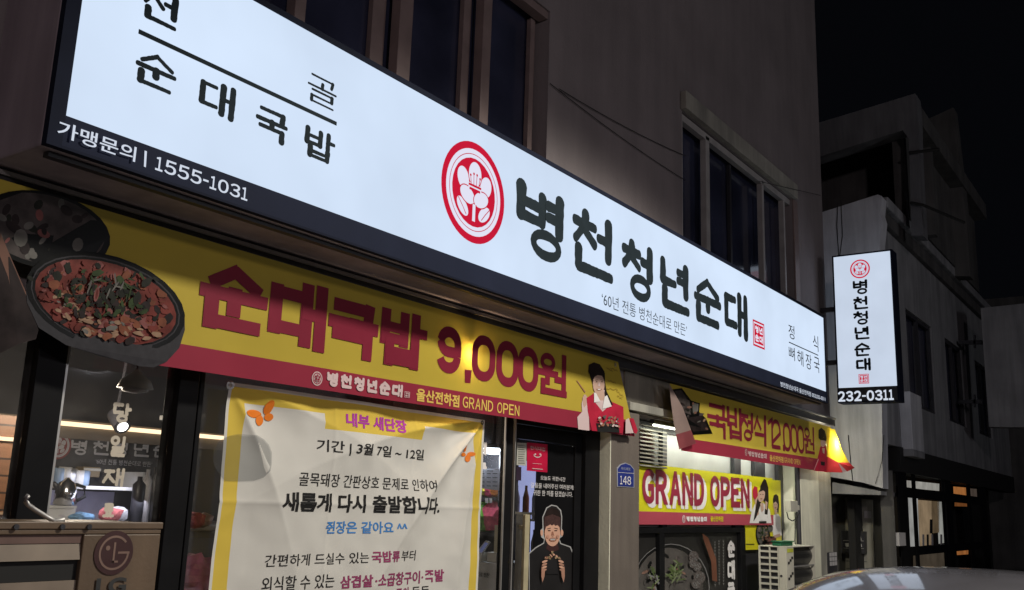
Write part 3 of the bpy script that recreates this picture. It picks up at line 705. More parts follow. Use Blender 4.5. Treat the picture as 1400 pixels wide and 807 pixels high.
# ------------------------------------------------------------------ the long lit shop sign
SS = Wall(3.5); SX0, SX1, SZ0, SZ1, SZB = 1.80, 11.54, 2.897, 3.965, 3.036
sg = thing('shop_sign', 'long lit white sign with red flower crest and black brush lettering', 'sign', (6.6, 3.75, SZ0))
MB().box((SX0+.002, 3.53, SZ0), (SX1-.002, 3.995, SZ1)).build('case', M['sign_case'], sg, bevel=.012)
e = MB(); e.box((SX0, 3.492, SZ0), (SX0+.062, 3.529, SZ1)); e.box((SX1-.03, 3.492, SZ0), (SX1, 3.529, SZ1)); e.box((SX0+.0625, 3.492, SZ1-.03), (SX1-.0305, 3.529, SZ1)); e.box((SX0+.0625, 3.492, SZ0), (SX1-.0305, 3.529, SZ0+.012))
e.build('frame', M['sign_edge'], sg)
MB().add([SS.w(SX0+.0625, SZB), SS.w(SX1-.0305, SZB), SS.w(SX1-.0305, SZ1-.0305), SS.w(SX0+.0625, SZ1-.0305)], [(0, 1, 2, 3)]).build('lit_face', M['face'], sg)
MB().add([SS.w(SX0+.0625, SZ0+.0125), SS.w(SX1-.0305, SZ0+.0125), SS.w(SX1-.0305, SZB), SS.w(SX0+.0625, SZB)], [(0, 1, 2, 3)]).build('dark_band', M['navy_band'], sg)
MB().box((SX0+.05, 3.56, SZ0-.022), (SX1-.05, 3.60, SZ0-.001)).build('drip_rail', M['dark_metal'], sg)
# left menu words
jb = box4(SS, zA, (555, 10), (715, 12), (640, 100), (700, 138)); hh = SS.px(zA(612, 212))[1]-SS.px(zA(680, 385))[1]
jb = (jb[0], jb[1], jb[2], jb[1]+hh)
glyphs(SS, [('전', jb)], .022, M['ink'], .002, sg, 'round', .08, wv=.036)
glyphs(SS, [('골', box4(SS, zA, (1210, 325), (1325, 385), (1225, 283), (1310, 443)))], .0125, M['ink'], .002, sg, 'round', .08, wv=.024)
for ch, L, R_, T, B in (('순', (530, 255), (695, 315), (613, 212), (680, 385)), ('대', (778, 405), (930, 360), (920, 350), (915, 483)), ('국', (1005, 455), (1133, 515), (1020, 407), (1110, 573)), ('밥', (1200, 520), (1320, 575), (1210, 490), (1290, 650))):
    glyphs(SS, [(ch, box4(SS, zA, L, R_, T, B))], .021, M['ink'], .002, sg, 'round', .07, wv=.036)
a = SS.px(zA(545, 120)); b = SS.px(zA(1325, 492)); zl = (a[1]+b[1])/2
marks(SS, [([(a[0], zl-.011), (b[0], zl-.011), (b[0], zl+.011), (a[0], zl+.011)], 0)], .002, 'rule', M['ink'], sg)
text(SS, '가맹문의', box4(SS, zA, (220, 515), (530, 600), (237, 478), (525, 641)), M['lit_white'], .012, sg, .012)
latin(SS, '1555-1031', box4(SS, zA, (612, 640), (974, 770), (626, 619), (962, 790)), M['lit_white'], .003, sg, .016, gap=.14)
marks(SS, [(pts(SS, zA, [(568, 594), (577, 597), (573, 660), (565, 657)]), 0)], .003, 'divider', M['lit_white'], sg)
# emblem
L, R_ = SS.px(zD(572, 320)), SS.px(zD(844, 430)); T, B = SS.px(zD(680, 188)), SS.px(zD(735, 574))
cu, cv, rr = (L[0]+R_[0])/2, (T[1]+B[1])/2, ((R_[0]-L[0])+(T[1]-B[1]))/4
crest(SS, cu, cv, rr, .002, sg, M['lit_red'], M['lit_pale'])
# name in brush letters
for ch, z, L, R_, T, B in (('병', zD, (877, 430), (1080, 450), (893, 328), (1010, 657)), ('천', zD, (1095, 490), (1267, 600), (1150, 453), (1255, 752)),
        ('청', zM, (235, 95), (397, 100), (290, -5), (335, 284)), ('년', zM, (421, 130), (566, 290), (435, 68), (560, 363)), ('순', zM, (583, 270), (712, 320), (640, 177), (700, 421)), ('대', zM, (727, 320), (837, 420), (825, 262), (830, 468))):
    b = box4(SS, z, L, R_, T, B); b = (b[0]-.012, b[1]-.012, b[2]+.012, b[3]+.012); glyphs(SS, [(ch, b)], .080, M['ink'], .002, sg, 'round', .07, wv=.114, name='brush_letter')
text(SS, "‘60년 전통 병천순대로 만든’", box4(SS, zM, (147, 260), (550, 425), (155, 240), (540, 449)), M['ink'], .002, sg, -.004)
sb = box4(SS, zM, (863, 430), (917, 450), (868, 371), (912, 512))
def seal(S, sb, d, parent, red, white):
    u0, v0, u1, v1 = sb; g = (u1-u0)*.05; P = []
    P.append(([(u0, v0), (u1, v0), (u1, v1), (u0, v1)], 0)); i1 = g*1.2
    P.append(([(u0+i1, v0+i1), (u1-i1, v0+i1), (u1-i1, v1-i1), (u0+i1, v1-i1)], 1)); i2 = g*2.2
    P.append(([(u0+i2, v0+i2), (u1-i2, v0+i2), (u1-i2, v1-i2), (u0+i2, v1-i2)], 0))
    s = marks(S, P, d, 'seal', [red, white], parent, .0005)
    um, vm = (u0+u1)/2, (v0+v1)/2; i = g*3.2; k = g*.4; wv = (u1-u0)*.055
    glyphs(S, [('청', (u0+i, vm+k, um-k, v1-i)), ('년', (um+k, vm+k, u1-i, v1-i)), ('순', (u0+i, v0+i, um-k, vm-k)), ('대', (um+k, v0+i, u1-i, vm-k))], wv, white, d+.002, s, 'round', .05)
seal(SS, sb, .002, sg, M['lit_red'], M['lit_pale'])
text(SS, '정', box4(SS, zM, (1031, 425), (1059, 435), (1035, 392), (1050, 464)), M['ink'], .002, sg, 0)
text(SS, '식', box4(SS, zM, (1147, 480), (1172, 490), (1168, 450), (1165, 521)), M['ink'], .002, sg, 0)
a = SS.px(zM(1033, 478)); b = SS.px(zM(1172, 540)); zl = (a[1]+b[1])/2
marks(SS, [([(a[0], zl-.006), (b[0], zl-.006), (b[0], zl+.006), (a[0], zl+.006)], 0)], .002, 'rule', M['ink'], sg)
for ch, l, r, t, bt in (('뼈', 1033, 1061, 500, 562), ('해', 1073, 1101, 517, 588), ('장', 1113, 1140, 535, 606), ('국', 1152, 1178, 550, 620)):
    text(SS, ch, box4(SS, zM, (l, (t+bt)/2), (r, (t+bt)/2), ((l+r)/2, t), ((l+r)/2, bt)), M['ink'], .002, sg, 0)
text(SS, '병천청년순대국 울산전하점 052)232-0311', box4(SS, zM, (993, 680), (1205, 745), (995, 664), (1200, 760)), M['lit_white'], .003, sg, .008)

# ------------------------------------------------------------------ the lit blade sign on the building corner
BX = 12.95; SB = Side(BX)
bs = thing('blade_sign', 'narrow upright lit sign with phone number on brackets at the building corner', 'sign', (BX, 3.4, 3.07))
u0, u1 = SB.px((1139, 400))[0], SB.px((1222.5, 400))[0]; v0, v1 = SB.px((1184, 550))[1], SB.px((1180, 345))[1]
vb = SB.px(zm(200, 700))[1]
MB().box((BX+.004, -u1, v0), (BX+.25, -u0, v1)).build('case', M['sign_edge'], bs, bevel=.006)
MB().add([SB.w(u0+.025, vb, .003), SB.w(u1-.025, vb, .003), SB.w(u1-.025, v1-.025, .003), SB.w(u0+.025, v1-.025, .003)], [(0, 1, 2, 3)]).build('lit_face', M['face2'], bs)
MB().add([SB.w(u0+.025, v0+.02, .003), SB.w(u1-.025, v0+.02, .003), SB.w(u1-.025, vb, .003), SB.w(u0+.025, vb, .003)], [(0, 1, 2, 3)]).build('dark_band', pm('band_dark', (.045, .048, .058), .6, spec=.1), bs)
MB().add([(BX+.2535, -u0-.025, vb), (BX+.2535, -u1+.025, vb), (BX+.2535, -u1+.025, v1-.025), (BX+.2535, -u0-.025, v1-.025)], [(0, 1, 2, 3)]).build('lit_face', M['face2'], bs)
c = SB.px(zm(196, 133)); crest(SB, c[0], c[1], SB.px(zm(196, 88))[1]-c[1], .006, bs, M['lit_red'], M['face2'])
for ch, l, r, t, b in (('병', 158, 240, 185, 256), ('천', 160, 240, 264, 330), ('청', 160, 244, 334, 402), ('년', 167, 246, 408, 474), ('순', 168, 248, 486, 554), ('대', 175, 250, 560, 622)):
    bb = box4(SB, zm, (l, (t+b)/2), (r, (t+b)/2), ((l+r)/2, t), ((l+r)/2, b)); glyphs(SB, [(ch, bb)], .030, M['ink'], .006, bs, 'round', .08, wv=.034, name='brush_letter')
seal(SB, box4(SB, zm, (190, 660), (239, 660), (215, 637), (215, 683)), .006, bs, M['lit_red'], M['face2'])
latin(SB, '232-0311', box4(SB, zm, (90, 740), (357, 735), (110, 720), (340, 762)), M['lit_white'], .006, bs, .035, gap=.10)
br = MB()
for y in (322, 578):
    p = SB.px(zm(40, y)); br.box((BX+.08, -u0+.001, p[1]-.03), (BX+.14, 4.0, p[1]+.03))
br.build('bracket', M['dark_metal'], bs)

# ------------------------------------------------------------------ banners
def lerp(a, b, t): return (a[0]+(b[0]-a[0])*t, a[1]+(b[1]-a[1])*t)
def sheet(S, TL, TR, BR, BL, tb0, tb1, ns, mats, name, parent, keep=None, nt=16):
    """a printed cloth: bilinear grid, upper colour above the band line, lower colour under it; 2 mm thick"""
    mb = MB(); idx = {}
    def P(i, j):
        s_ = i/ns; tb = tb0+(tb1-tb0)*s_; n1 = int(nt*.75)
        t = tb*j/n1 if j <= n1 else tb+(1-tb)*(j-n1)/(nt-n1)
        return lerp(lerp(TL, TR, s_), lerp(BL, BR, s_), t)
    for i in range(ns+1):
        for j in range(nt+1):
            idx[i, j] = len(mb.v); p = P(i, j); mb.v.append(S.w(p[0], p[1], 0))
    for i in range(ns):
        for j in range(nt):
            c = P(i+.5, j+.5) if False else lerp(P(i, j), P(i+1, j+1), .5)
            if keep and not keep(c): continue
            mb.f.append([idx[i, j], idx[i, j+1], idx[i+1, j+1], idx[i+1, j]]); mb.m.append(0 if j < int(nt*.75) else 1)
    return mb.build(name, mats, parent, smooth=True)

# --- long price banner
S1 = Wall(3.885, lambda u, v: .006*math.sin(u*2.3+1)*(2.8-v)/.6+.004*math.sin(u*7+v*3)*max(0, 2.78-v)/.6)
TL, TR, BR, BL = S1.px((-30, 247)), S1.px((845, 495)), S1.px((868, 597)), S1.px((-30, 470))
TL = (TL[0], S1.px((149, 288))[1]); BL = (TL[0], S1.px((149, 491))[1])
bl = S1.px(zB(690, 660)); brr = S1.px(zE(1115, 668))
def tb_at(p):
    s_ = (p[0]-TL[0])/(TR[0]-TL[0]); t = lerp(TL, TR, s_)[1]; b = lerp(BL, BR, s_)[1]; return s_, (t-p[1])/(t-b)
(s0, t0), (s1, t1) = tb_at(bl), tb_at(brr)
tb0 = t0+(t1-t0)*(0-s0)/(s1-s0); tb1 = t0+(t1-t0)*(1-s0)/(s1-s0)
bn = thing('price_banner', 'long yellow and maroon banner with soup bowls and the price 9,000', 'banner', (4.5, 3.885, BL[1]))
uk = S1.px((205, 480))[0]; um_ = S1.px((120, 440))[0]
sheet(S1, TL, TR, BR, BL, tb0, tb1, 120, [M['banner_yellow'], M['banner_red']], 'sheet', bn, keep=lambda c: c[0] > uk or c[1] > S1.px((160, 440))[1]+(.02 if c[0] > um_ else .22))
heavy = .085
for ch, z, L, R_, T, B in (('순', zB, (780, 480), (1050, 540), (915, 348), (1035, 645)), ('대', zB, (1058, 500), (1283, 600), (1280, 448), (1283, 697))):
    glyphs(S1, [(ch, box4(S1, z, L, R_, T, B))], .068, M['print_maroon'], .003, bn, 'flat', wv=.088)
for ch, z, L, R_, T, B in (('국', zE, (138, 330), (335, 400), (150, 208), (330, 477)), ('밥', zE, (348, 300), (528, 390), (352, 258), (512, 512))):
    glyphs(S1, [(ch, box4(S1, z, L, R_, T, B))], .062 if ch == '밥' else .074, M['print_maroon'], .003, bn, 'flat', wv=.082)
glyphs(S1, [('원', box4(S1, zE, (963, 530), (1083, 555), (1052, 447), (1080, 622)))], .050, M['print_maroon'], .003, bn, 'flat', wv=.062)
def digit(S, ch, b, w, mat, d, parent):
    """bold narrow numerals from strokes with rounded shoulders"""
    u0, v0, u1, v1 = b; h = w/2; X0, X1, Y0, Y1 = u0+h, u1-h, v0+h, v1-h; r = min(X1-X0, Y1-Y0)*.45
    def arc(cx, cy, a0, a1, n=6): return [(cx+r*math.cos(math.radians(a0+(a1-a0)*k/n)), cy+r*math.sin(math.radians(a0+(a1-a0)*k/n))) for k in range(n+1)]
    ym = v0+(v1-v0)*.46
    if ch == '0': paths = [arc(X1-r, Y1-r, 0, 90)+arc(X0+r, Y1-r, 90, 180)+arc(X0+r, Y0+r, 180, 270)+arc(X1-r, Y0+r, 270, 360)]; closed = True
    elif ch == '9': paths = [[(X1, ym+.25*(Y1-Y0)-r*.2)]+arc(X1-r, Y1-r, 0, 90)+arc(X0+r, Y1-r, 90, 180)+arc(X0+r, ym+r, 180, 270)+[(X1, ym)], [(X1, Y1-r), (X1, Y0+r)]+arc(X1-r, Y0+r, 360, 270)+arc(X0+r, Y0+r, 270, 200)]; closed = False
    elif ch == '1': paths = [[(X0, Y1-.18*(Y1-Y0)), (X1, Y1), (X1, Y0)]]; closed = False
    elif ch == '2': paths = [arc(X0+r, Y1-r, 165, 90)+arc(X1-r, Y1-r, 90, 0)+[(X1, ym+.1*(Y1-Y0)), (X0, Y0+.16*(Y1-Y0)), (X0, Y0), (X1, Y0)]]; closed = False
    mb = MB()
    for ip, pa in enumerate(paths):
        n = len(pa); L_ = []; R2 = []
        for i in range(n):
            a = pa[(i-1) % n] if closed or i > 0 else pa[i]; c = pa[(i+1) % n] if closed or i < n-1 else pa[i]
            q = pa[i]
            def nrm(p, q2):
                dx, dy = q2[0]-p[0], q2[1]-p[1]; l = math.hypot(dx, dy) or 1e-9; return (-dy/l, dx/l)
            n1 = nrm(a, q) if a != q else nrm(q, c); n2 = nrm(q, c) if c != q else n1
            mx, my = n1[0]+n2[0], n1[1]+n2[1]; k = min(2.0, 2/((mx*mx+my*my) or 1e-9)); mx, my = mx*k, my*k
            L_.append((q[0]+mx*h, q[1]+my*h)); R2.append((q[0]-mx*h, q[1]-my*h))
        for i in range(n if closed else n-1):
            j = (i+1) % n
            if math.hypot(pa[i][0]-pa[j][0], pa[i][1]-pa[j][1]) < 1e-7: continue
            mb.add([S.w(*p, d+ip*.0006) for p in (L_[i], R2[i], R2[j], L_[j])], [(0, 1, 2, 3)])
    return mb.build('lettering', mat, parent)
digit(S1, '9', box4(S1, zE, (567, 430), (663, 440), (612, 335), (645, 527)), .072, M['print_maroon'], .003, bn)
for l, r, t, b in ((705, 797, 371, 552), (800, 888, 393, 574), (885, 967, 417, 592)):
    digit(S1, '0', box4(S1, zE, (l, (t+b)/2), (r, (t+b)/2), ((l+r)/2, t), ((l+r)/2, b)), .066, M['print_maroon'], .003, bn)
marks(S1, [(pts(S1, zE, [(678, 505), (705, 508), (700, 560), (679, 557)]), 0)], .003, 'comma', M['print_maroon'], bn)
c = S1.px(zE(94, 541)); crest(S1, c[0], c[1], S1.px(zE(94, 513))[1]-c[1], .003, bn, M['print_pink'], M['banner_red'])
small = row('병천청년순대', box4(S1, zE, (128, 560), (436, 600), (140, 519), (432, 615)), .10)
zlo = S1.px(zE(280, 593))[1]
bx = box4(S1, zE, (128, 560), (436, 600), (300, 540), (300, 597)); glyphs(S1, row('병천청년순대', bx, .10), .020, M['print_pink'], .003, bn, 'round', .08)
seal(S1, box4(S1, zE, (441, 603), (464, 605), (452, 590), (452, 618)), .003, bn, M['banner_red'], M['print_pink'])
text(S1, '울산전하점', box4(S1, zE, (488, 605), (657, 628), (570, 592), (570, 642)), M['print_yellow'], .003, bn, .03)
latin(S1, 'GRAND OPEN', box4(S1, zE, (670, 640), (888, 668), (780, 629), (780, 672)), M['print_yellow'], .003, bn, .012, gap=.18)
# printed bowls
stew = [pm('stew_red', (.13, .03, .024), .4, .45, 14), pm('stew_orange', (.17, .06, .034), .4, .3, 20), pm('stew_dark', (.016, .017, .013), .4, .4, 20), pm('stew_green', (.035, .055, .022), .4, .4, 20),
        pm('stew_pink', (.19, .07, .065), .4, .3, 20), pm('stew_pale', (.26, .165, .11), .4, .3, 18), pm('bowl_rim', (.005, .005, .005), .3), pm('bowl_side', (.040, .039, .044), .5, .15, 30), pm('soup_grey', (.06, .05, .048), .4, .4, 14), pm('dumpling', (.12, .115, .105), .4, .3, 12), pm('wood_ladle', (.15, .08, .06), .5, .25, 6), pm('broth_dark', (.022, .016, .016), .4, .4, 12)]
for m_ in stew: m_.node_tree.nodes['Principled BSDF'].inputs['Specular IOR Level'].default_value = 0.08
Z = lambda L: pts(S1, zB, L)
P = [(Z(ell(170, 215, 268, 150, .22)), 6), (Z(ell(165, 210, 250, 135, .22)), 8)]
for k in range(60):
    x, y = 165+rng.uniform(-240, 240), 210+rng.uniform(-120, 120)
    if ((x-165)/235)**2+((y-210)/120)**2 < .8:
        r = rng.uniform(14, 42); P.append((Z(ell(x, y, r, r*rng.uniform(.4, .8), rng.random()*3, 10)), rng.choice([9, 9, 11, 8, 2, 4, 11])))
P.append((Z([(0, 230), (28, 300), (130, 540), (150, 610), (140, 645), (70, 665), (0, 700), (-60, 700), (-60, 200)]), 11))
P.append((Z([(-5, 310), (30, 400), (60, 520), (120, 505), (40, 320), (0, 225)]), 10))
marks(S1, P, .0025, 'printed_soup', stew, bn, .00003)
marks(S1, [(Z([(100, 430), (104, 500), (150, 600), (258, 668), (400, 713), (545, 751), (600, 757), (650, 735), (700, 680), (722, 610), (722, 540), (600, 600), (300, 560)]), 7),
     (Z(ell(411, 497, 322, 182, .30)), 6), (Z(ell(411, 497, 302, 166, .30)), 7), (Z(ell(411, 498, 296, 161, .30)), 6), (Z(ell(411, 499, 286, 153, .30)), 0)], .005, 'printed_bowl', stew, bn, .0006)
P = []
def inb(q, a): x0_, y0_ = 280*q*math.cos(a), 147*q*math.sin(a); c_, s_ = math.cos(.30), math.sin(.30); return 411+c_*x0_-s_*y0_, 499+s_*x0_+c_*y0_
def chunk(x, y, r, asp, ro, n=9): return [(px_+rng.uniform(-.18, .18)*r, py_+rng.uniform(-.18, .18)*r) for px_, py_ in ell(x, y, r, r*asp, ro, n)]
for k in range(230):
    q = math.sqrt(rng.random())*.95; x, y = inb(q, rng.uniform(0, 6.28))
    P.append((Z(chunk(x, y, rng.uniform(8, 26), rng.uniform(.35, .9), rng.random()*3)), rng.choice([0, 0, 1, 4, 0, 11, 2])))
for k in range(80):                     # pale slices on the near side
    q = rng.uniform(.5, .93); x, y = inb(q, rng.uniform(.3, 3.0)); P.append((Z(chunk(x, y, rng.uniform(8, 24), rng.uniform(.3, .6), rng.uniform(-.3, 1.2))), rng.choice([5, 4, 5, 1, 0, 9])))
for k in range(150):                    # dark greens heaped in the middle
    x, y = 400+rng.gauss(0, 85), 470+rng.gauss(0, 42); P.append((Z(chunk(x, y, rng.uniform(6, 24), rng.uniform(.2, .6), rng.random()*3)), rng.choice([2, 2, 3, 3, 2, 11])))
for k in range(16): x, y = 420+rng.uniform(-100, 90), 440+rng.uniform(-30, 30); P.append((Z(ell(x, y, rng.uniform(14, 30), 3.5, rng.random()*3, 8)), rng.choice([9, 3])))
P.append((Z(ell(370, 470, 10, 30, .2, 12)), 4)); P.append((Z(ell(371, 470, 5, 20, .2, 12)), 0))
marks(S1, P, .0082, 'printed_stew', stew, bn, .00003)
for a in ((845, 495), (866, 594)):
    p = S1.px((a[0]-4, a[1]+(4 if a[1] < 550 else -5))); mb = MB()
    for pl in annulus(p[0], p[1], .008, .016, 12): mb.add([S1.w(*q, .004) for q in pl], [(0, 1, 2, 3)])
    mb.build('eyelet', M['alu'], bn)
# printed woman
def woman(S, z, d, parent, L):
    P = [([S.px(z(*p)) for p in pl], mi) for pl, mi in L]
    return marks(S, P, d, 'printed_portrait', [M['hair'], M['skin_pale'], M['red_cloth'], M['print_white'], M['print_pink'], M['skin_dark'], M['print_black'], stew[5], stew[9]], parent, .0004)
L = [([(172, 395), (150, 375), (132, 440), (135, 500), (98, 540), (105, 630), (190, 640), (186, 520)], 4), ([(140, 445), (138, 395), (158, 372), (175, 392), (168, 450), (150, 470)], 1),
     ([(93, 272), (98, 270), (162, 356), (156, 360)], 5),
     ([(208, 640), (178, 500), (168, 400), (222, 365), (290, 490), (352, 425), (440, 465), (446, 610), (436, 660)], 2),
     ([(205, 262), (182, 205), (186, 155), (222, 137), (266, 152), (300, 205), (306, 285), (318, 350), (372, 462), (350, 470), (300, 400), (225, 330)], 0),
     ([(222, 360), (232, 430), (290, 500), (345, 450), (300, 395), (302, 340)], 4), ([(236, 362), (244, 400), (290, 470), (306, 400), (298, 350)], 1),
     (ell(258, 300, 43, 78, -.05), 1), ([(214, 270), (218, 205), (258, 190), (302, 215), (304, 265), (285, 238), (250, 232), (228, 242)], 0),
     ([(232, 268), (250, 264), (250, 268), (232, 272)], 0), ([(270, 264), (290, 268), (290, 272), (270, 268)], 0), (ell(241, 281, 8, 3), 0), (ell(281, 281, 8, 3), 0), ([(257, 285), (262, 285), (267, 312), (252, 312)], 4), (ell(260, 336, 19, 8), 5), ([(246, 332), (274, 332), (268, 339), (252, 339)], 3),
     ([(222, 365), (236, 362), (270, 425), (222, 432)], 3), ([(300, 390), (318, 380), (352, 462), (285, 480)], 3),
     ([(238, 585), (402, 590), (412, 655), (250, 648)], 6)]
for k in range(40):
    x, y = rng.uniform(250, 395), rng.uniform(530, 600); L.append((ell(x, y-abs(x-320)*-.15, rng.uniform(6, 16), rng.uniform(4, 9), rng.random()*3, 8), rng.choice([7, 8, 5, 4])))
L += [([(466, 548), (496, 550), (528, 640), (516, 664), (500, 655)], 2), ([(440, 560), (462, 548), (498, 658), (440, 660)], 4)]
woman(S1, zi, .004, bn, L)
P = []
for (x0, y0, x1, y1) in ((318, 175, 360, 205), (345, 180, 395, 200), (330, 270, 385, 290), (318, 330, 400, 340), (390, 345, 440, 390), (395, 380, 430, 405)):
    for k in range(6):
        a = (x0+(x1-x0)*k/6, y0+(y1-y0)*k/6+6*math.sin(k*2.2)); b = (x0+(x1-x0)*(k+1)/6, y0+(y1-y0)*(k+1)/6+6*math.sin((k+1)*2.2))
        P.append((stroke_flat(S1.px(zi(*a)), S1.px(zi(*b)), .004), 0))
marks(S1, P, .004, 'printed_scribble', pm('brown_ink', (.22, .13, .02), .5), bn, .0001)

# --- second price banner
S2 = Wall(3.87, lambda u, v: .010*math.sin(u*2.9)*(2.8-v)/.6)
TL, TR, BR, BL = S2.px(zj(80, 122)), S2.px(zj(1190, 425)), S2.px(zj(1165, 735)), S2.px(zj(165, 586))
b2 = thing('price_banner', 'shorter yellow and maroon banner with the price 12,000, left corner folded over', 'banner', (9.5, 3.87, BL[1]))
sheet(S2, TL, TR, BR, BL, .80, .74, 60, [M['banner_yellow'], M['banner_red']], 'sheet', b2)
for ch, l, r, t, b in (('국', 335, 470, 250, 508), ('밥', 470, 592, 288, 522), ('정', 560, 662, 318, 534), ('식', 655, 752, 335, 555)):
    sl = .24*(r-l)/2
    glyphs(S2, [(ch, box4(S2, zj, (l, (t+b)/2-sl*.2), (r, (t+b)/2+sl*.2), ((l+r)/2, t+sl*.6), ((l+r)/2, b-sl*.9)))], .042 if ch != '밥' else .036, M['print_maroon'], .003, b2, 'flat', wv=.066)
glyphs(S2, [('원', box4(S2, zj, (1000, 515), (1080, 525), (1045, 425), (1050, 612)))], .036, M['print_maroon'], .003, b2, 'flat', wv=.056)
for ch, l, r, t, b in (('1', 752, 790, 355, 570), ('2', 782, 842, 372, 576), ('0', 858, 908, 395, 592), ('0', 908, 955, 405, 600), ('0', 955, 1003, 414, 606)):
    digit(S2, ch, box4(S2, zj, (l, (t+b)/2), (r, (t+b)/2), ((l+r)/2, t), ((l+r)/2, b)), .046, M['print_maroon'], .003, b2)
marks(S2, [(pts(S2, zj, [(855, 545), (872, 548), (868, 592), (856, 588)]), 0)], .003, 'comma', M['print_maroon'], b2)
c = S2.px(zj(606, 598)); crest(S2, c[0], c[1], .036, .003, b2, M['print_pink'], M['banner_red'])
glyphs(S2, row('병천청년순대', box4(S2, zj, (621, 610), (750, 625), (685, 596), (685, 634)), .08), .016, M['print_pink'], .003, b2, 'round', .08)
text(S2, '울산전하점', box4(S2, zj, (770, 630), (858, 645), (815, 622), (815, 664)), M['print_yellow'], .003, b2, .03)
latin(S2, 'GRAND OPEN', box4(S2, zj, (863, 650), (972, 664), (915, 641), (915, 676)), M['print_yellow'], .003, b2, .01)
P = [(pts(S2, zj, [(92, 165), (160, 155), (225, 240), (285, 260), (280, 320), (325, 365), (368, 470), (235, 478), (160, 350)]), 6), (pts(S2, zj, [(110, 175), (155, 168), (215, 250), (225, 340), (170, 320)]), 8), (pts(S2, zj, [(232, 255), (275, 265), (272, 315), (238, 330)]), 9), (pts(S2, zj, [(190, 360), (300, 345), (345, 445), (240, 455)]), 11)]
for k in range(34):
    x, y = rng.uniform(150, 330), rng.uniform(200, 460)
    if abs(y-(200+(x-120)*1.05)) < 75: P.append((pts(S2, zj, ell(x, y, rng.uniform(8, 20), rng.uniform(4, 9), rng.random()*3, 8)), rng.choice([8, 9, 10, 11, 2, 5])))
marks(S2, P, .0035, 'printed_tray', stew, b2, .0002)
L = [([(1070, 725), (1100, 640), (1118, 560), (1150, 540), (1165, 600), (1165, 733)], 2), ([(1072, 725), (1105, 640), (1112, 700), (1105, 728)], 4), ([(1105, 500), (1103, 445), (1122, 428), (1148, 450), (1160, 500), (1158, 520), (1120, 515)], 0), (ell(1136, 528, 17, 34), 1), ([(1118, 512), (1126, 492), (1152, 500), (1156, 520)], 0), ([(1130, 570), (1148, 570), (1146, 610), (1134, 600)], 1), ([(1120, 660), (1150, 664), (1148, 690), (1124, 686)], 6)]
woman(S2, zj, .004, b2, L)
back = pm('banner_back', (.30, .22, .20), .5, .1, 4, trans=.2); back2 = pm('banner_back_red', (.24, .06, .07), .5, .1, 4, trans=.2)
SF = Wall(3.84)
fl = MB(); ring = pts(SF, zj, [(72, 118), (165, 290), (218, 445), (112, 475), (95, 370)]); fl.add([SF.w(u, v, .03*(TL[1]-v)) for u, v in ring], [list(range(5))], 0)
ring = pts(SF, zj, [(112, 475), (218, 445), (252, 537), (131, 579)]); fl.add([SF.w(u, v, .03*(TL[1]-v)) for u, v in ring], [list(range(4))], 1)
fl.build('folded_corner', [back, back2], b2)
# loose right end, swung out into the lamp light
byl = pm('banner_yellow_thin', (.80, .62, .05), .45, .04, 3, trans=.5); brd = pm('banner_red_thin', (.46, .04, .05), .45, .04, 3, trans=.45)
rt = MB()
def RP(x, y, k): p = S2.px(zj(x, y)); return S2.w(p[0], p[1], .004+.10*k)
rt.add([RP(1162, 430, 0), RP(1162, 625, 0), RP(1212, 668, .5), RP(1205, 530, .4), RP(1200, 440, .3)], [(0, 1, 2, 3, 4)], 0)
rt.add([RP(1200, 440, .3), RP(1205, 530, .4), RP(1212, 668, .5), RP(1258, 668, 1), RP(1218, 560, .7)], [(0, 1, 2, 3, 4)], 0)
rt.add([RP(1162, 625, 0), RP(1158, 734, 0), RP(1232, 737, .7), RP(1212, 668, .5)], [(0, 1, 2, 3)], 1)
rt.add([RP(1212, 668, .5), RP(1232, 737, .7), RP(1250, 730, .9)], [(0, 1, 2)], 2)
rt.add([RP(1212, 668, .5), RP(1250, 730, .9), RP(1290, 704, 1.1), RP(1258, 668, 1)], [(0, 1, 2, 3)], 1)
rt.build('loose_end', [byl, brd, M['print_pink']], b2)

# --- GRAND OPEN banner and the yellow poster behind it
S3 = Wall(4.165, lambda u, v: .010*math.sin(u*4.3)*math.exp(-((u-8)/.8)**2)+.003*math.sin(u*3))
lemon = pm('banner_lemon', (.70, .66, .020), .4, .04, 3, .02, trans=.08); rose = pm('banner_rose', (.46, .075, .11), .4, .05, 3, trans=.08)
T_, Bz = S3.px(zN(500, 172))[1], S3.px(zN(500, 459))[1]
TL = (CX1+.02, T_); TR = (S3.px(zN(842, 205))[0], T_); BR = (TR[0], Bz); BL = (TL[0], Bz)
tbm = (T_-S3.px(zN(500, 397))[1])/(T_-Bz)
g = thing('opening_banner', 'yellow banner reading GRAND OPEN in large letters right of the brown column', 'banner', (9.5, 4.165, Bz))
sheet(S3, TL, TR, BR, BL, tbm, tbm, 60, [lemon, rose], 'sheet', g)
vs_b = box4(S3, zN, (148, 265), (718, 290), (430, 185), (430, 358))
go_mat = pm('go_maroon', (.27, .020, .050), .45, .05, 4)
o = .018
latin(S3, 'GRAND OPEN', (vs_b[0]+.06, vs_b[1]-.035, vs_b[2]+.07, vs_b[3]-.03), M['print_white'], .003, g, .06, gap=.06)
latin(S3, 'GRAND OPEN', vs_b, go_mat, .005, g, .045, gap=.10)
c = S3.px(zN(366, 428)); crest(S3, c[0], c[1], .036, .003, g, M['print_white'], rose)
glyphs(S3, row('병천청년순대', box4(S3, zN, (380, 428), (492, 428), (436, 413), (436, 442)), .08), .018, M['print_white'], .003, g, 'round', .06)
text(S3, '울산전하점', box4(S3, zN, (512, 428), (580, 428), (546, 413), (546, 441)), lemon, .003, g, .03)
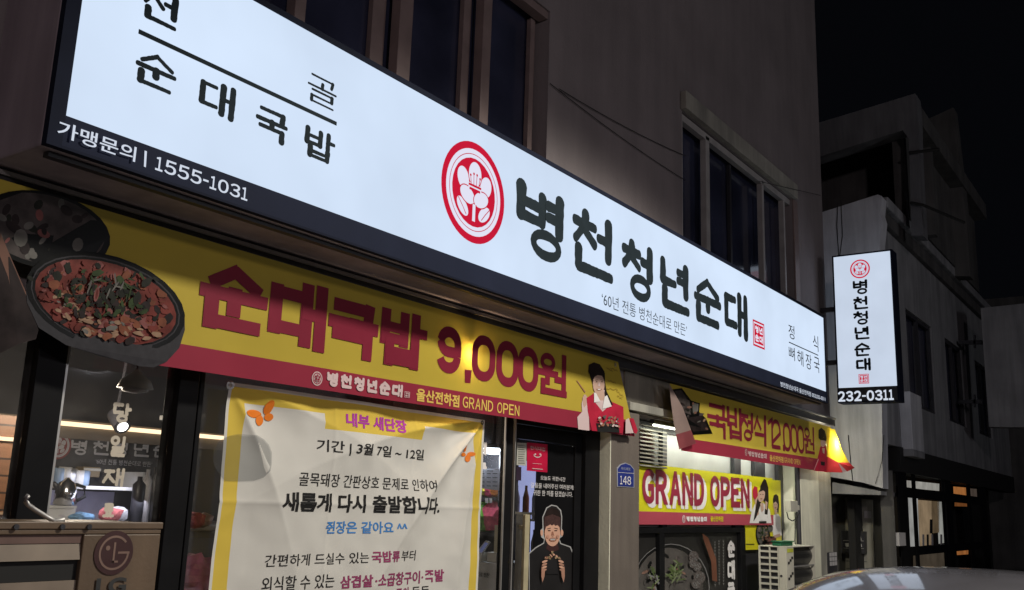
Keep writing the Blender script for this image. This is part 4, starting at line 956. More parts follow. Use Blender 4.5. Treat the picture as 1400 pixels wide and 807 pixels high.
L = [([(718, 450), (728, 390), (745, 350), (790, 340), (826, 380), (836, 450)], 3), ([(748, 345), (742, 320), (752, 300), (765, 320), (768, 400), (750, 420)], 1),
     ([(776, 250), (790, 222), (796, 214), (806, 222), (818, 260), (820, 330), (812, 420), (797, 430), (800, 340), (770, 300)], 0), ([(756, 330), (770, 300), (782, 330), (770, 370), (752, 420), (738, 440)], 0),
     (ell(780, 300, 19, 38, .1), 1), ([(766, 285), (774, 262), (795, 258), (806, 290), (790, 275)], 0), (ell(775, 297, 4, 1.6), 0), (ell(788, 297, 4, 1.6), 0), (ell(779, 320, 6, 3.5), 5), ([(772, 345), (790, 340), (792, 380), (780, 392)], 1),
     ([(733, 275), (742, 252), (757, 258), (760, 305), (745, 325), (735, 310)], 2), ([(770, 398), (812, 405), (806, 438), (778, 436)], 3), ([(766, 440), (806, 440), (806, 450), (766, 450)], 6), ([(800, 330), (812, 340), (808, 380), (798, 372)], 1)]
woman(S3, zN, .004, g, L)
S5 = Wall(4.195)
yp = thing('yellow_poster', 'yellow poster half hidden behind the right end of the GRAND OPEN banner', 'poster', (11.3, 4.195, 1.2))
marks(S5, [(pts(S5, zN, [(690, 215), (886, 222), (892, 587), (697, 593)]), 0)], 0, 'sheet', pm('poster_lemon', (.74, .68, .02), .4, .03), yp)
L = [([(832, 430), (840, 408), (870, 400), (884, 420), (890, 515), (846, 520)], 3), ([(842, 330), (848, 302), (860, 295), (872, 305), (877, 350), (872, 400), (846, 345)], 0), (ell(857, 355, 12, 26), 1), ([(843, 345), (850, 318), (870, 330), (870, 350), (858, 335)], 0), (ell(853, 352, 2.5, 1.2), 0), (ell(862, 352, 2.5, 1.2), 0), (ell(857, 368, 5, 3.5), 5), ([(850, 380), (866, 380), (862, 402), (852, 402)], 1), ([(820, 402), (833, 402), (832, 448), (819, 448)], 2), ([(848, 515), (880, 505), (884, 520), (852, 530)], 1)]
woman(S5, zN, .004, yp, L)
P = [(pts(S5, zN, ell(790, 515, 38, 72, -.1)), 6), (pts(S5, zN, ell(788, 510, 31, 62, -.1)), 9), (pts(S5, zN, ell(829, 478, 14, 20)), 9), (pts(S5, zN, [(772, 585), (800, 520), (858, 520), (858, 586)]), 6)]
for k in range(40): P.append((pts(S5, zN, ell(rng.uniform(765, 812), rng.uniform(470, 545), rng.uniform(3, 9), rng.uniform(3, 6), rng.random()*3, 7)), rng.choice([3, 3, 9, 2, 5])))
for k in range(40): P.append((pts(S5, zN, ell(rng.uniform(800, 855), rng.uniform(518, 575), rng.uniform(4, 12), rng.uniform(3, 6), rng.uniform(-1, 0), 7)), rng.choice([4, 5, 11, 10, 1])))
marks(S5, P, .006, 'printed_soup', stew, yp, .0002)
marks(S5, [(pts(S5, zN, [(699, 560+i*4), (745, 560+i*4), (745, 562+i*4), (699, 562+i*4)]), 0) for i in range(2)], .004, 'small_print', M['print_black'], yp)

# --- cloth notice on the shop front
U0, U1, V1, V0 = 3.165, 5.36, 2.162, 0.62
def folds(u, v):
    d = 0.0
    for (cu_, cv_, amp, k, ln, ph) in ((U0, V1, .028, 8.0, .85, .5), (U1, V1-.01, .042, 11.0, 1.2, 1.3)):
        du, dv = u-cu_, cv_-v; r = math.hypot(du, dv); th = math.atan2(abs(du), max(dv, 1e-5))
        d += amp*(1-2*abs(math.sin(th*k/2+ph+r*.5))**.8)*math.exp(-r/ln)*min(1, r/.14)*min(1, abs(du)/.22)*min(1, max(dv, 0)/.10)
    d += .010*math.sin(2.7*u+1.9*v)+.004*math.sin(9*u-5*v)
    d += .010*mnoise.noise(Vector((u*3.2, v*2.2, 0)))+.005*mnoise.noise(Vector((u*8, v*8, 3)))
    d += .007*math.exp(-abs(v-1.565)/.02)+.005*math.exp(-abs(u-3.92)/.015)+.004*math.exp(-abs(u-4.63)/.015)
    return d
NU_, NV_ = 230, 160
FH = [[folds(U0+(U1-U0)*i/NU_, V0+(V1-V0)*j/NV_) for j in range(NV_+1)] for i in range(NU_+1)]
def fold_grid(u, v):
    a = min(max((u-U0)/(U1-U0)*NU_, 0), NU_-1e-6); b = min(max((v-V0)/(V1-V0)*NV_, 0), NV_-1e-6); i, j = int(a), int(b); a -= i; b -= j
    return (FH[i][j]*(1-a)+FH[i+1][j]*a)*(1-b)+(FH[i][j+1]*(1-a)+FH[i+1][j+1]*a)*b
S4 = Wall(3.985, fold_grid)
po = thing('cloth_notice', 'white cloth notice with yellow border and orange butterflies over the front window', 'banner', (4.26, 3.985, V0))
mb = MB(); nu, nv = NU_, NV_; bw_ = .055
def cell(u, v):
    inner = U0+.115 < u < U1-.095 and v < V1-.098
    edge = u < U0+.022 or u > U1-.022 or v > V1-.02
    a, b = S4.px(zF(588, 140))[0], S4.px(zF(980, 180))[0]
    tab = a < u < b and v > S4.px(zF(780, 195))[1]
    if edge: return 0
    if tab or not inner: return 1
    return 0
us = [U0+(U1-U0)*i/nu for i in range(nu+1)]; vs_ = [V0+(V1-V0)*j/nv for j in range(nv+1)]
for j in range(nv+1):
    for i in range(nu+1): mb.v.append(S4.w(us[i], vs_[j]))
for j in range(nv):
    for i in range(nu):
        a = j*(nu+1)+i; mb.f.append([a, a+1, a+nu+2, a+nu+1]); mb.m.append(cell((us[i]+us[i+1])/2, (vs_[j]+vs_[j+1])/2))
mb.build('cloth', [M['cloth'], M['cloth_yellow']], po, smooth=True)
def T4(body, L, R_, T, B, mat, bold): text(S4, body, box4(S4, zF, L, R_, T, B), M[mat], .0025, po, bold, dense=.06)
T4('내부 새단장', (667, 145), (912, 172), (790, 122), (790, 176), 'print_purple', .035)
T4('기간 | 3월 7일 ~ 12일', (555, 245), (990, 280), (772, 232), (772, 285), 'print_black', .014)
T4('골목돼장 간판상호 문제로 인하여', (483, 370), (1022, 395), (750, 357), (750, 407), 'print_black', .004)
T4('새롭게 다시 출발합니다.', (415, 460), (1052, 485), (733, 430), (733, 502), 'print_black', .030)
T4('쥔장은 같아요 ^^', (592, 560), (905, 560), (750, 536), (750, 584), 'print_blue', .020)
T4('간편하게 드실수 있는', (358, 692), (760, 680), (560, 662), (560, 708), 'print_black', .004)
T4('국밥류', (770, 677), (880, 673), (825, 652), (825, 697), 'print_wine', .03)
T4('부터', (889, 672), (950, 670), (920, 650), (920, 691), 'print_black', .004)
T4('외식할 수 있는', (345, 778), (628, 770), (487, 748), (487, 806), 'print_black', .004)
T4('삼겹살', (650, 775), (770, 768), (710, 748), (710, 797), 'print_wine', .03)
T4('·소곱창구이·', (778, 764), (984, 756), (880, 736), (880, 788), 'print_wine', .024)
T4('족발', (990, 750), (1058, 747), (1024, 726), (1024, 775), 'print_wine', .03)
T4('구이', (868, 818), (925, 816), (896, 797), (896, 838), 'print_wine', .02)
T4('등등', (940, 815), (1005, 812), (972, 793), (972, 834), 'print_black', .01)
for Lp in ([(425, 300, 62, 30, .12), (530, 255, 30, 55, .25), (468, 350, 30, 40, .3), (538, 325, 32, 28, -.2)],):
    marks(S4, [(pts(S4, za, ell(x, y, a, b, r)), 0) for x, y, a, b, r in Lp], .003, 'printed_butterfly', M['print_orange'], po, .0004)
marks(S4, [(pts(S4, zc, ell(x, y, a, b, r)), 0) for x, y, a, b, r in [(1018, 445, 16, 30, -.3), (1062, 490, 20, 16, -.3), (1015, 492, 20, 14, .2), (1042, 520, 14, 28, .2)]], .003, 'printed_butterfly', M['print_orange'], po, .0004)
show_through = bpy.data.materials.new('show_through_grey'); N, LK = nodes_of(show_through); N.remove(N['Principled BSDF'])
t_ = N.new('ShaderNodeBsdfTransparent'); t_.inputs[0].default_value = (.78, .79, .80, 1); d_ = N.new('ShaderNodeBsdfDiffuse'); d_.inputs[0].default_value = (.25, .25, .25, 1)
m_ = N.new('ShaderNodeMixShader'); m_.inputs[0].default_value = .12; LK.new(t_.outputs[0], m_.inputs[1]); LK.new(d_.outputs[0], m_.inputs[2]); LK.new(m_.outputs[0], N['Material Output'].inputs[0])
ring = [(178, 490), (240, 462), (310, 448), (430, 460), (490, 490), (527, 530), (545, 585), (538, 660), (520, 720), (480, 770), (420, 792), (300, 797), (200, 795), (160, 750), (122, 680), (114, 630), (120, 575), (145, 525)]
marks(S4, [(pts(S4, za, ring), 0)], .006, 'show_through_patch', show_through, po)  # added grey layer darkens the cloth in place of a disc's shade showing through
for x, y in ((243, 90),):
    p = S4.px(za(x, y)); mb = MB()
    for pl in annulus(p[0], p[1], .012, .024, 16): mb.add([S4.w(*q, .006) for q in pl], [(0, 1, 2, 3)])
    mb.build('eyelet', M['alu'], po)
p = S4.px(zc(1126, 258)); mb = MB()
for pl in annulus(p[0], p[1], .007, .016, 16): mb.add([S4.w(*q, .006) for q in pl], [(0, 1, 2, 3)])
mb.build('eyelet', M['dark_metal'], po)

# ------------------------------------------------------------------ lamps tucked under the sign
def flood(x, z, label, power, color, y=3.93, bc=None, bs_=6.0):
    t = thing('flood_lamp', label, 'lamp', (x, y, z))
    MB().box((x-.05, y-.03, z), (x+.05, y+.03, z+.05)).build('housing', M['dark_metal'], t, bevel=.005)
    o_ = MB(); o_.lathe((x, y, z-.045), [(.012, 0), (.03, .012), (.034, .028), (.02, .044)], 14); o_.build('bulb', em('bulb_'+str(int(x)), bc or color, bs_), t, smooth=True)
    lamp('flood_light', 'POINT', (x, y, z-.09), power, color, .04)
flood(5.02, 2.66, 'small flood lamp hidden behind the number 9 of the long banner', 6.5, (1.0, .70, .40))
def batten(x0, x1, z, y, label, power, color):
    t = thing('batten_lamp', label, 'lamp', ((x0+x1)/2, y, z))
    MB().box((x0, y-.025, z+.012), (x1, y+.025, z+.05)).build('housing', M['dark_metal'], t, bevel=.004)
    MB().tube([(x0+.03, y, z), (x1-.03, y, z)], .010, 8).build('tube', em('batten_tube', color, 5.0), t)
    l = lamp('batten_light', 'AREA', ((x0+x1)/2, y+.0, z-.015), power, color, x1-x0, ((x0+x1)/2, y+.10, z-.6)); l.data.shape = 'RECTANGLE'
    l.rotation_euler = (math.radians(12), 0, 0); l.data.size = x1-x0; l.data.size_y = .05
batten(8.0, 11.6, 2.355, 4.035, 'long lamp under the beam lighting the GRAND OPEN banner from above', 20, (.95, 1.0, .82))
flood(12.98, 2.60, 'small orange lit flood lamp behind the loose right end of the shorter banner', 24, (1.0, .93, .70), 3.895, (1.0, .32, .03), 1.6)

# ------------------------------------------------------------------ inside the shop
MB().box((-2.7, 4.17, .135), (8.4, 8.98, .16)).build('shop_floor', pm('floor_tile', (.08, .075, .07), .35, .2, 4), bld)
MB().box((-2.7, 4.17, 2.90), (8.4, 8.98, 2.98)).build('shop_ceiling', pm('shop_ceiling_black', (.03, .03, .032), .8, .2, 3), bld)
MB().box((-2.7, 7.52, .16), (8.4, 7.62, 2.895)).build('shop_rear_wall', pm('charcoal_wall', (.055, .053, .055), .75, .15, 3), bld)
MB().box((8.3, 4.32, .16), (8.4, 7.515, 2.895)).build('shop_partition', pm('charcoal_partition', (.05, .05, .055), .75, .15, 3), bld)
WB = Wall(7.5); WW = Wall(6.5)
zt_ = WW.px((10, 568))[1]
ww = thing('wooden_wall', 'brown wooden slat wall with a thin strip light inside the leftmost window', 'wall panel', (1.6, 6.5, .16))
MB().box((-1.0, 6.5, .16), (3.55, 6.56, zt_)).build('slats', stripes('wood_slats', (.22, .10, .045), (.04, .018, .008), 9.0), ww)
z1 = WW.px((17, 601))[1]; strip = em('strip_light', (1.0, .72, .42), 2.2)
MB().box((-1.0, 6.47, z1-.012), (3.5, 6.498, z1+.012)).build('strip_light', strip, ww)
z2 = WW.px((15, 702))[1]; MB().box((-1.0, 6.48, z2-.008), (3.5, 6.498, z2+.008)).build('strip_light', em('strip_dim', (1, .6, .3), .35), ww)
p0, p1 = WB.px((70, 580)), WB.px((238, 592.5))
sl = thing('strip_light', 'long warm strip light high on the rear wall behind the left shop window', 'strip light', ((p0[0]+p1[0])/2, 7.5, p0[1]))
MB().box((p0[0]-.6, 7.44, p1[1]-.022), (p1[0]+.6, 7.47, p1[1]+.012)).build('tube', strip, sl)
MB().box((p0[0]-.6, 7.471, p1[1]-.12), (p1[0]+.6, 7.515, p1[1]+.03)).build('profile', pm('strip_profile', (.16, .13, .10), .6), sl)
ws = thing('wall_sign', 'grey raised lettering of the shop name on the dark rear wall inside', 'sign', (4.8, 7.5, 1.9))
wg = pm('grey_letters', (.42, .41, .42), .6, .1)
for ch, l, r, t, b in (('병', 358, 458, 505, 586), ('천', 476, 572, 508, 590), ('청', 580, 672, 512, 592), ('년', 690, 782, 520, 598), ('순', 796, 886, 525, 602)):
    glyphs(WB, [(ch, box4(WB, ze, (l, (t+b)/2), (r, (t+b)/2), ((l+r)/2, t), ((l+r)/2, b)))], .020, wg, .02, ws, 'round', .06, name='brush_letter')
text(WB, "‘60년 전통 병천순대로 만든’", box4(WB, ze, (495, 622), (792, 628), (640, 612), (640, 640)), wg, .02, ws, 0)
c = WB.px(ze(300, 535)); crest(WB, c[0], c[1], .11, .02, ws, pm('dull_red', (.22, .05, .05), .6), wg)
# pendant lamps
def pendant(px, D, label, lit):
    p = Wall(D).px(px); t = thing('pendant_lamp', label, 'lamp', (p[0], D, p[1]), None)
    MB().tube([(p[0], D, p[1]+.12), (p[0], D, 2.9)], .006, 6).build('cord', M['rubber'], t)
    MB().lathe((p[0], D, p[1]), [(.11, 0), (.09, .05), (.03, .10), (.012, .12)], 20).build('shade', pm('lamp_shade', (.4, .39, .37), .5), t, smooth=True)
    MB().lathe((p[0], D, p[1]-.03), [(.02, 0), (.075, .01), (.085, .026)], 16).build('bulb', em('lamp_bulb', (1.0, .93, .8), 9.0) if lit else wg, t, smooth=True)
    return p
pendant(ze(710, 235), 5.4, 'unlit grey pendant lamp under the dark shop ceiling', False)
t = thing('spot_lamp', 'bright tilted spot lamp shining behind the left shop window', 'lamp', (3.9, 6.2, 2.3))
WS_ = Wall(6.2); c = WS_.px(ze(645, 438)); cw = WS_.w(*c); mb = MB()
ax = Vector((-.10, -.80, -.58)).normalized(); a1 = ax.orthogonal().normalized(); a2 = ax.cross(a1)
for k in range(14): pass
mb.add([cw+a1*.038*math.cos(k*.4488)+a2*.038*math.sin(k*.4488) for k in range(14)], [list(range(14))]); mb.build('lens', em('spot_lens', (1, .95, .85), 8), t)
MB().tube([cw-ax*.004, cw-ax*.16], .06, 14).build('housing', M['dark_metal'], t); MB().tube([cw-ax*.15, (cw.x, cw.y, 2.9)], .012, 6).build('stem', M['dark_metal'], t)
p = Wall(5.3).px(ze(902, 416)); t = thing('tube_lamp', 'small white tube lamp at the right edge of the left window', 'lamp', (p[0], 5.3, p[1])); MB().box((p[0]-.06, 5.28, p[1]-.012), (p[0]+.08, 5.31, p[1]+.012)).build('tube', em('white_tube', (1, .97, .9), 5), t)
MB().box((p[0]-.07, 5.26, p[1]+.013), (p[0]+.09, 5.33, p[1]+.04)).build('housing', M['white_paint'], t)
# shelf with cups, tiles below, kettle, box
WK = Wall(7.2); s0, s1 = WK.px(zf(345, 128)), WK.px(zf(935, 141))
sh = thing('wall_shelf', 'white shelf inside the left window with cups along it', 'shelf', ((s0[0]+s1[0])/2, 7.3, s1[1]))
MB().box((s0[0], 7.12, s1[1]-.015), (s1[0], 7.519, s1[1]+.012)).build('board', M['white_paint'], sh, bevel=.003)
MB().box((s1[0]-.04, 7.14, s1[1]+.013), (s1[0]-.02, 7.5, s1[1]+.14)).build('end_panel', M['white_paint'], sh)
zs = s1[1]+.0125
cupmat = [M['white_paint'], pm('blue_cup', (.25, .35, .5), .4), pm('steel_cup', (.5, .5, .5), .3, metal=.8)]
def things_row(name, cat, labels, xs, y, z, hs, rs, mats, grp):
    for k, x in enumerate(xs):
        mb = MB().lathe((x, y, z), [(rs[k]*.85, 0), (rs[k], hs[k]*.1), (rs[k], hs[k]*.93), (rs[k]*.9, hs[k])], 14)
        o_ = mb.build(name, mats[k % len(mats)], None, smooth=True); tag(o_, labels[k], cat, grp)
xs = [WK.px(zf(x, 110))[0] for x in (425, 465, 500, 560, 590)]
things_row('paper_cup', 'cup', ['blue white cup at the left end of the wall shelf', 'white cup second from the left on the wall shelf', 'steel cup third from the left on the wall shelf', 'white cup fourth from the left on the wall shelf', 'pale blue cup rightmost in the row on the wall shelf'], xs, 7.3, zs, [.13, .14, .13, .12, .12], [.05, .055, .055, .05, .05], [cupmat[1], cupmat[0], cupmat[2], cupmat[0], cupmat[1]], 'cups on the wall shelf')
MB().box((WK.px(zf(470, 200))[0]-.5, 7.50, .9), (s1[0]-.05, 7.519, s1[1]-.03)).build('wall_tiles', pm('lavender_tiles', (.36, .34, .44), .3, .1, 9), bld)
lamp('shelf_light', 'AREA', ((s0[0]+s1[0])/2, 7.0, s1[1]-.03), 2.6, (.85, .85, 1.0), .5, ((s0[0]+s1[0])/2, 7.5, .9))
ctz = WK.px(zf(400, 342))[1]
co = thing('work_counter', 'dark work counter along the rear wall behind the left window', 'counter', (5, 7.1, .16))
MB().box((3.6, 6.75, .16), (6.5, 7.49, ctz-.05)).build('cabinet', M['dark_metal'], co); MB().box((3.58, 6.72, ctz-.049), (6.52, 7.49, ctz-.01)).build('top', pm('steel_top', (.35, .35, .36), .35, metal=.7), co)
WC = Wall(6.95); b = box4(WC, zf, (320, 290), (500, 290), (400, 250), (400, 341))
bx_ = thing('white_box', 'white carton on the work counter below the kettle', 'box', ((b[0]+b[2])/2, 7.0, ctz-.01))
MB().box((b[0], 6.95, ctz-.009), (b[2], 7.2, b[3]-.02)).build('carton', M['white_paint'], bx_, bevel=.004); MB().box((b[0]-.004, 6.945, b[3]-.019), (b[2]+.004, 7.205, b[3])).build('lid', M['white_paint'], bx_)
marks(WC, [([WC.px(q) for q in ell(*zf(405, 315), 4.4, 1.6)], 0)], .003, 'printed_mark', wg, bx_)
kt = Wall(7.05).px(zf(440, 244)); k_ = thing('kettle', 'steel electric kettle with black handle on the white carton', 'kettle', (kt[0], 7.08, b[3]))
kx, ky, kz = kt[0], 7.08, b[3]+.001
MB().lathe((kx, ky, kz), [(.06, 0), (.085, .01), (.08, .10), (.06, .17), (.03, .19), (.012, .21)], 20).build('body', pm('polished_steel', (.6, .6, .62), .18, .1, 4, metal=1), k_, smooth=True)
MB().tube([(kx+.06, ky-.02, kz+.16), (kx+.13, ky-.03, kz+.14), (kx+.14, ky-.03, kz+.07), (kx+.07, ky-.02, kz+.03)], .014, 8).build('handle', M['rubber'], k_, smooth=True)
MB().tube([(kx-.06, ky, kz+.12), (kx-.11, ky, kz+.17)], [.03, .012], 8).build('spout', M['dark_metal'], k_, smooth=True)
# bottles, jars and cloths along the counter
for k, (x, y0, h, r, mt, lb) in enumerate(((905, 250, .16, .05, M['dark_metal'], 'dark jar on the work counter left of the pale bottle'), (955, 250, .22, .04, wg, 'pale bottle standing on the work counter'), (1010, 245, .24, .05, M['dark_metal'], 'dark bottle at the right end of the work counter'))):
    p = WC.px(zf(x, y0)); o_ = MB().lathe((p[0], 6.95, ctz-.009), [(r, 0), (r, h*.6+.2), (r*.4, h*.8+.2), (r*.4, h+.2)], 12).build('bottle', mt, None, smooth=True); tag(o_, lb, 'bottle')
def blob(name, c, r, mat, label, cat, seed, sq=(1, 1, 1), n=2, grp=None, amp=.35):
    bm = bmesh.new(); bmesh.ops.create_icosphere(bm, subdivisions=n, radius=1.0)
    for v in bm.verts:
        f = 1+amp*mnoise.noise(v.co*2.3+Vector((seed, seed*2, 0))); v.co = Vector((v.co.x*sq[0], v.co.y*sq[1], v.co.z*sq[2]))*r*f
    me = bpy.data.meshes.new(name); bm.to_mesh(me); bm.free(); me.materials.append(mat)
    for p in me.polygons: p.use_smooth = False
    o_ = bpy.data.objects.new(name, me); col.objects.link(o_); o_.location = c
    return tag(o_, label, cat, grp)
p = WC.w(*WC.px(zf(725, 318))); blob('cleaning_cloth', (p.x, 6.95, ctz+.05), .10, pm('red_cloth_rag', (.4, .10, .10), .8, .5, 20), 'crumpled red and white cloth on the work counter', 'cloth', 3, (1.1, .7, .6))
p = WC.w(*WC.px(zf(790, 300))); blob('cleaning_cloth', (p.x, 6.98, ctz+.05), .09, pm('pale_rag', (.5, .5, .52), .8, .4, 20), 'crumpled pale cloth beside the red one on the work counter', 'cloth', 5, (1, .7, .7))
p = WC.w(*WC.px(zf(540, 325))); blob('cleaning_cloth', (p.x, 6.98, ctz+.03), .09, pm('blue_rag', (.12, .25, .40), .8, .4, 20), 'folded blue cloth right of the white carton', 'cloth', 9, (1.3, .8, .4))
# picture frame on the rear wall
b = box4(WB, ze, (400, 670), (490, 670), (445, 648), (445, 700)); pf = thing('wall_box', 'small tan box fixed to the rear wall under the grey lettering', 'box', (b[0], 7.45, b[1]))
MB().box((b[0], 7.40, b[1]), (b[2], 7.515, b[3])).build('case', pm('tan_box', (.24, .19, .12), .6), pf, bevel=.004); MB().box((b[0], 7.39, b[3]-.03), (b[2], 7.399, b[3]-.01)).build('trim', M['cream_plastic'], pf)
# table with red goods and a pink bag close behind the glass
WT = Wall(4.75); zt2 = WT.px(zC(790, 568))[1]
tb = thing('side_table', 'dark table behind the glass just left of the cloth notice', 'table', (3.5, 4.9, .16))
MB().box((2.9, 4.6, zt2-.04), (5.0, 5.2, zt2)).build('top', M['dark_metal'], tb, bevel=.004)
for x in (2.95, 4.9):
    for y in (4.65, 5.12): MB().box((x, y, .161), (x+.05, y+.05, zt2-.041)).build('leg', M['dark_metal'], tb)
pp = WT.px(zC(765, 548)); blob('snack_bag', (pp[0], 4.76, zt2+.05), .08, pm('red_pack', (.45, .05, .07), .4, .4, 20), 'red packet on the dark table behind the glass', 'packet', 11, (1.1, .8, .6))
pp = WT.px(zC(805, 550)); blob('snack_bag', (pp[0], 4.76, zt2+.05), .06, pm('pale_pack', (.45, .30, .28), .4, .4, 20), 'pale packet beside the red one on the dark table', 'packet', 13, (1, .8, .7))
pp = Wall(4.4).px(zC(765, 745)); blob('plastic_bag', (pp[0]+.02, 4.4, pp[1]-.03), .17, pm('pink_film', (.62, .16, .30), .35, .25, 18, trans=.3), 'crumpled pink plastic bag behind the glass left of the cloth notice', 'bag', 17, (1, .6, .75), 3, None, .6)
st_ = MB().box((pp[0]-.35, 4.3, .16), (pp[0]+.3, 4.58, pp[1]-.17)).build('crate', M['cream_plastic'], None, bevel=.01); tag(st_, 'pale crate under the pink plastic bag behind the glass', 'crate')
# right part of the shop: snack shelves, menu, till, fridge
XS = 7.55; SX = Side(XS); RX = lambda z, x, y: SX.w(*SX.px(z(x, y)))
shf = thing('snack_rack', 'dark rack of snack packets seen right of the cloth notice', 'rack', (XS+.2, 5.8, .16))
zr = [SX.px(zQ(90, 392))[1], SX.px(zQ(90, 548))[1], SX.px(zQ(90, 470))[1]-.5]
for z in zr: MB().box((XS-.08, 5.397, z-.03), (XS+.20, 6.9, z)).build('shelf', M['dark_metal'], shf)
MB().box((XS+.205, 5.397, .161), (XS+.23, 6.9, 2.5)).build('back', M['dark_metal'], shf)
for y in (5.36, 6.91): MB().box((XS-.05, y, .161), (XS+.23, y+.035, 2.5)).build('upright', M['dark_metal'], shf)
pcs = [('pink', (.75, .12, .2)), ('orange', (.8, .25, .04)), ('yellow', (.6, .55, .06)), ('red', (.6, .06, .05)), ('green', (.18, .5, .06))]
pmats = {n_: pm(n_+'_packet', c_, .35, .35, 22) for n_, c_ in pcs}
for x, n_, lb in ((70, 'yellow', 'yellow green packet on the upper rack shelf next to the cloth notice'), (92, 'pink', 'pink packet in the middle of the upper rack shelf'), (118, 'orange', 'orange packet on the upper rack shelf next to the door post')):
    q = RX(zQ, x, 375); blob('snack_packet', (XS+.02, q.y, zr[0]+.115), .12, pmats[n_], lb, 'packet', x, (.6, .85, .95), 2, 'snack packets on the rack')
for x, n_, lb in ((62, 'green', 'bright green packet on the lower rack shelf'), (112, 'pink', 'pink packet beside the bright green one on the lower rack shelf')):
    q = RX(zQ, x, 530); blob('snack_packet', (XS, q.y, zr[1]+.15), .16, pmats[n_], lb, 'packet', x, (.6, 1.05, .95), 2, 'snack packets on the rack')
q = RX(zQ, 60, 480); blob('snack_packet', (XS+.16, q.y, zr[1]+.36), .11, pm('olive_packet', (.10, .12, .05), .5, .3, 15), 'dark olive packet behind the bright green one', 'packet', 23, (.5, 1, 1.1), 2, 'snack packets on the rack')
for x, y, w_, h_ in ((68, 410, 32, 24), (108, 408, 14, 22), (126, 408, 12, 22)):
    ring = [SX.px(zQ(*p_)) for p_ in ((x-w_/2, y-h_/2), (x+w_/2, y-h_/2+1), (x+w_/2, y+h_/2), (x-w_/2, y+h_/2))]
    marks(SX, [(ring, 0)], .09, 'price_card', M['white_paint'], shf)
XM = 7.40; SM = Side(XM)
mn = thing('menu_sheet', 'white printed menu sheet hanging above the snack rack', 'sheet', (XM, 5.6, 1.9))
marks(SM, [(pts(SM, zQ, [(55, 262), (141, 266), (139, 362), (52, 352)]), 0)], 0, 'paper', pm('menu_paper', (.55, .57, .68), .6), mn)
P = [(pts(SM, zQ, [(x, y), (x+w_, y+.6), (x+w_, y+3.4), (x, y+2.8)]), 0) for y in (285, 303, 322, 340) for x, w_ in ((60, 14), (84, 18), (110, 22))] + [(pts(SM, zQ, [(85, 272), (112, 273), (112, 277), (85, 276)]), 0)]
marks(SM, P, .003, 'small_print', M['print_black'], mn)
# ceiling lamp there
q = RX(zQ, 113, 180); t = thing('ceiling_lamp', 'round white ceiling lamp glowing right of the cloth notice', 'lamp', (q.x, q.y, q.z))
MB().lathe((q.x, q.y, q.z-.01), [(.02, -.035), (.10, -.025), (.135, 0), (.12, .02)], 24).build('diffuser', em('cool_lamp', (.85, .93, 1.0), 7), t, smooth=True)
MB().lathe((q.x, q.y, q.z+.012), [(.14, 0), (.14, .03), (.02, .05), (.02, max(.06, 2.89-q.z-.012))], 20).build('fitting', M['dark_metal'], t)
lamp('ceiling_light', 'POINT', (q.x-.1, q.y, q.z-.1), 30, (.88, .95, 1.0), .1)
lamp('room_light', 'POINT', (3.6, 6.0, 2.2), 42, (1.0, .85, .65), .1)
# front counter with till things
XC = 6.75; SC = Side(XC)
cz = SC.px(zh(160, 568))[1]
q1 = SC.w(*SC.px(zh(60, 575))); q2 = SC.w(*SC.px(zh(262, 565)))
ct = thing('till_counter', 'white till counter with a printed slogan right of the cloth notice', 'counter', (XC+.3, 5.2, .16))
MB().box((XC, q2.y-.01, .16), (XC+.5, q1.y+.5, cz)).build('cabinet', M['white_paint'], ct, bevel=.004)
text(SC, '순대로 만든’', box4(SC, zh, (60, 680), (190, 660), (120, 652), (120, 692)), M['print_black'], .006, ct, .02)
SC2 = Side(XC+.08); b0 = SC2.w(*SC2.px(zh(165, 520))); b1 = SC2.w(*SC2.px(zh(245, 520))); zt3 = SC2.px(zh(205, 478))[1]
cb = thing('cream_box', 'small cream box with an upright stick on the till counter', 'box', (XC+.1, b1.y, cz))
MB().box((XC+.08, b1.y, cz+.001), (XC+.2, b0.y, zt3)).build('box', M['cream_plastic'], cb, bevel=.004)
b0 = SC2.w(*SC2.px(zh(215, 360))); b1 = SC2.w(*SC2.px(zh(250, 360))); MB().box((XC+.10, b1.y, zt3+.001), (XC+.14, b0.y, SC2.px(zh(235, 242))[1])).build('stick', pm('pale_stick', (.5, .47, .33), .6), cb)
rg = [(75, 470), (150, 375), (190, 390), (115, 500)]; tp = thing('card_terminal', 'tilted grey tablet on a stand on the till counter', 'tablet', (XC+.1, 5.3, cz))
ring = [SC2.w(*SC2.px(zh(*p_))) for p_ in rg]; MB().prism(ring, (.015, 0, 0)).build('screen_case', M['white_paint'], tp)
ring = [SC2.w(*SC2.px(zh(*p_)), .003) for p_ in ((90, 470), (150, 390), (178, 400), (118, 484))]; MB().add(ring, [(0, 1, 2, 3)]).build('screen', em('tablet_screen', (.10, .11, .2), .8), tp)
b0 = SC2.w(*SC2.px(zh(70, 520))); b1 = SC2.w(*SC2.px(zh(115, 520))); MB().box((XC+.085, b1.y, cz+.001), (XC+.17, b0.y, SC2.px(zh(90, 480))[1])).build('base', M['cream_plastic'], tp, bevel=.003)
